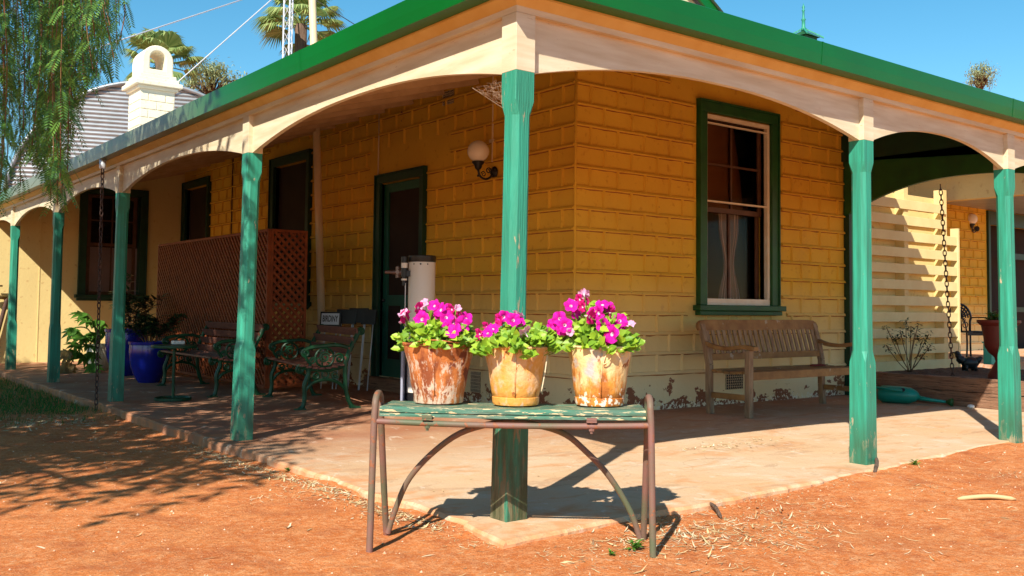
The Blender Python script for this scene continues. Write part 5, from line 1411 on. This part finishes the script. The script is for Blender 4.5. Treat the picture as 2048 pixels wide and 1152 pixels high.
# ================================================================== GRASS, LITTER, WEEDS
r = random.Random(31); b = MB()
while len(b.f) < 26000:
    x = r.uniform(-3.2, -.21); y = r.uniform(5.2, 12.6)
    edge_ = 5.95 + .35*noise.noise((x*1.7, 3, 0)) + .5*noise.noise((x*5, y*3, 1)) + max(0, (-.6-x))*.0
    if y < edge_: 
        if r.random() > .12: continue
    if x > -.24-.06*noise.noise((y*4, 0, 0)): continue
    hgt = r.uniform(.025, .075); a = r.uniform(0, 6.3); z = gh(x, y)-.004; lx_ = r.uniform(-.03, .03); ly_ = r.uniform(-.03, .03); w_ = .0035
    b.add([(x-w_*cos(a), y-w_*sin(a), z), (x+w_*cos(a), y+w_*sin(a), z), (x+lx_, y+ly_, z+hgt)], [(0,1,2)])
tag(b.build('grass', M['grass'], fix=False), 'patch of green lawn left of the verandah', 'grass', kind='stuff')

def scrap(b, x, y, z, ln, wd, a, tilt, curl, r):
    d = Vector((cos(a), sin(a), tilt)).normalized(); s = Vector((-sin(a), cos(a), r.uniform(-.35, .35))).normalized()
    c = Vector((x, y, z+.003)); up = Vector((0, 0, 1)); vs = []
    bend = r.uniform(-.3, .3)
    for i, (t, w_) in enumerate(((0, .05), (.3, .9), (.65, 1), (1, .02))):
        m_ = c+d*(ln*(t-.5))+up*(curl*ln*(.25-(t-.5)**2)*-1+curl*ln*.25)+s*(bend*ln*(t-.5)**2)
        vs += [m_-s*(wd/2*w_), m_+s*(wd/2*w_)]
    b.add(vs, [(0,1,3,2), (2,3,5,4), (4,5,7,6)])
r = random.Random(77); lit = MB()
def litter(n, fx, lnr=(.008, .045), wr=(.0015, .0055), z_on=None):
    k = 0
    while k < n:
        x, y = fx()
        onslab = (x > -.2 and y > -.2+.0)
        if onslab and z_on is None: k += 1; continue
        z = 0.001 if onslab else gh(x, y)
        lit.cur = r.choice((0, 0, 0, 1, 2, 2)); scrap(lit, x, y, z, r.uniform(*lnr), r.uniform(*wr), r.uniform(0, 6.3), r.uniform(-.12, .25), r.uniform(-.2, .8), r); k += 1
litter(1100, lambda: (-.24-abs(r.gauss(0, .12)), r.uniform(-.3, 3.4)))
litter(700, lambda: (-.25-abs(r.gauss(0, .35)), r.uniform(3.0, 5.8)))
litter(900, lambda: (r.gauss(.55, .45), -.42-abs(r.gauss(0, .28))))
litter(900, lambda: (r.uniform(.5, 3.4), None) if False else (lambda x: (x, -.27+.07*min(x, 4)-abs(r.gauss(0, .10))))(r.uniform(.4, 4.6)))
litter(900, lambda: (r.uniform(-2.6, 6), r.uniform(-2.6, 5)))
litter(420, lambda: (r.uniform(.2, 6), r.uniform(-2.6, -.1)), (.02, .11), (.0015, .006))
litter(420, lambda: (lambda c: (c[0]+r.gauss(0, .12), c[1]+r.gauss(0, .07)))(r.choice(((1.0,-.8),(.7,-.95),(1.5,-.55),(2.3,-.6),(-.6,1.2),(-1.0,2.4),(.2,-1.1),(3.2,-.7)))), (.01, .07), (.0015, .005))
litter(60, lambda: (r.uniform(-2.2, 2.6), r.uniform(-1.8, 1)), (.045, .09), (.006, .014))
litter(500, lambda: (-.4-abs(r.gauss(0, .9)), r.gauss(5.45, .28)), (.03, .09), (.006, .014))
litter(700, lambda: (-.26-abs(r.gauss(0, .07)), r.uniform(.1, 3.0)), (.02, .075), (.004, .011))
litter(260, lambda: (.55+r.gauss(0, .28), -.62+r.gauss(0, .14)), (.03, .12), (.003, .010))
litter(160, lambda: (r.uniform(0, 5), r.uniform(-.1, 2.2)), (.01, .04), (.002, .007), 1)
litter(130, lambda: (r.gauss(2.7, .25), r.gauss(.95, .09)), (.02, .06), (.003, .012), 1)
tag(lit.build('leaf_litter', [M['straw'], M['straw2'], M['pale']], fix=False), 'scattered dry leaves and straw on the red earth', 'litter', kind='stuff')
# fine grit: little stones
r = random.Random(5); b = MB()
for i in range(2600):
    x = r.uniform(-2.4, 5); y = r.uniform(-2.4, 4.5)
    if x > -.22 and y > -.2+.05*max(x, 0): continue
    s_ = r.uniform(.0015, .006) if r.random() < .95 else r.uniform(.006, .011); z = gh(x, y)
    b.add([(x-s_, y, z), (x, y-s_, z), (x+s_, y, z), (x, y+s_, z), (x, y, z+s_*.9)], [(0,1,4), (1,2,4), (2,3,4), (3,0,4)])
tag(b.build('gravel', pm('mixed_grit', (.55,.26,.14), (.75,.55,.40), sc=30, rough=.9), fix=False), 'fine grit and pebbles strewn on the red earth', 'gravel', kind='stuff')
# twigs
for i, (px, py, px2, py2, rr, lab) in enumerate(((1750,948,1768,912,.012,'curved strip of bark leaning at the foot of the right post'), (1405,1012,1442,1038,.010,'short brown stick lying by the slab edge'), (1915,1004,2032,1006,.012,'long pale palm strip lying on the red earth at the right'), (452,885,520,870,.007,'thin twig beside the slab edge left of the bench'))):
    a = at(px, py, z=gh(.5, -.6)); c = at(px2, py2, z=gh(.5, -.6)); a.z = gh(a.x, a.y)+.006; c.z = gh(c.x, c.y)+.008
    if i == 0: c = Vector((RPOST[1]+.09, -.03, .03)); a = at(1748, 948, z=-.02); 
    m_ = (a+c)/2+Vector((.02, 0, .012)); tag(MB().tube(smooth_pts([a, m_, c], 4), [rr*.5, rr, rr, rr, rr, rr, rr, rr, rr*.4], 6).build('stick', M['trunk'] if i != 2 else M['straw'], smooth=True), lab, 'stick')
# weeds
for i, (px, py, sz, lab) in enumerate(((1270, 1102, .055, 'small green weed sprouting at the right foot of the pipe bench'), (1222, 1115, .030, 'tiny weed left of the bench right foot'), (1830, 937, .045, 'green weed on the earth right of the middle post'), (1469, 1003, .028, 'little weed at the slab edge among straw'), (1517, 983, .024, 'tiny weed beside a bark chip near the slab edge'), (575, 1010-70, .03, 'small weed in the straw at the left slab edge'))):
    p = at(px, py, z=-.03); p.z = gh(p.x, p.y)
    t = MB(); rr_ = random.Random(i)
    for k in range(34):
        a = rr_.uniform(0, 6.3); leaf(t, (p.x+rr_.uniform(-.3, .3)*sz, p.y+rr_.uniform(-.3, .3)*sz, p.z+rr_.uniform(0, .5)*sz), (cos(a), sin(a), rr_.uniform(.1, .9)), (0, 0, 1), sz*rr_.uniform(.4, .9), sz*.25, .4)
    tag(t.build('weed', M['philo'], smooth=True, fix=False), lab, 'weed')
# cobwebs in the post heads and the bench
r = random.Random(2); b = MB()
tri = [Vector((-.03, .32, 1.985)), Vector((-.03, .06, 1.985)), Vector((-.03, .058, 1.84))]
for k in range(95):
    def rp():
        u, v = r.random(), r.random()
        if u+v > 1: u, v = 1-u, 1-v
        return tri[0]+(tri[1]-tri[0])*u+(tri[2]-tri[0])*v+Vector((r.uniform(-.015, .015), 0, 0))
    a = rp(); c = a+(rp()-a)*.45; b.tube([a, c], .0004, 3)
b.tube([tri[0], tri[2]], .0008, 3)
tag(b.build('cobweb', M['web'], fix=False), 'dusty cobweb hanging from the arch beside the corner post', 'cobweb')
GROUPS = {'bucket': 'rusty buckets on the pipe bench', 'petunia_plant': 'petunias in the buckets', 'garden_bench': 'cast iron slatted benches on the verandah', 'trellis_screen': 'red-brown lattice panels',
 'glazed_pot': 'cobalt blue glazed pots', 'potted_shrub': 'dark shrubs in the blue pots', 'staked_sign': 'small staked signs leaning on the wall', 'wall_lamp': 'white globe wall lamps', 'rain_chain': 'rusty hanging chains',
 'guy_wire': 'guy wires of the mast', 'fan_palm': 'fan palms behind the house', 'gum_tree': 'distant feathery trees', 'stick': 'sticks and bark on the ground', 'weed': 'small weeds in the red earth'}
for o in bpy.data.objects:
    if o.parent is None and o.name.split('.')[0] in GROUPS: o['group'] = GROUPS[o.name.split('.')[0]]
print('OBJ', len(bpy.data.objects), 'faces', sum(len(m.polygons) for m in bpy.data.meshes))
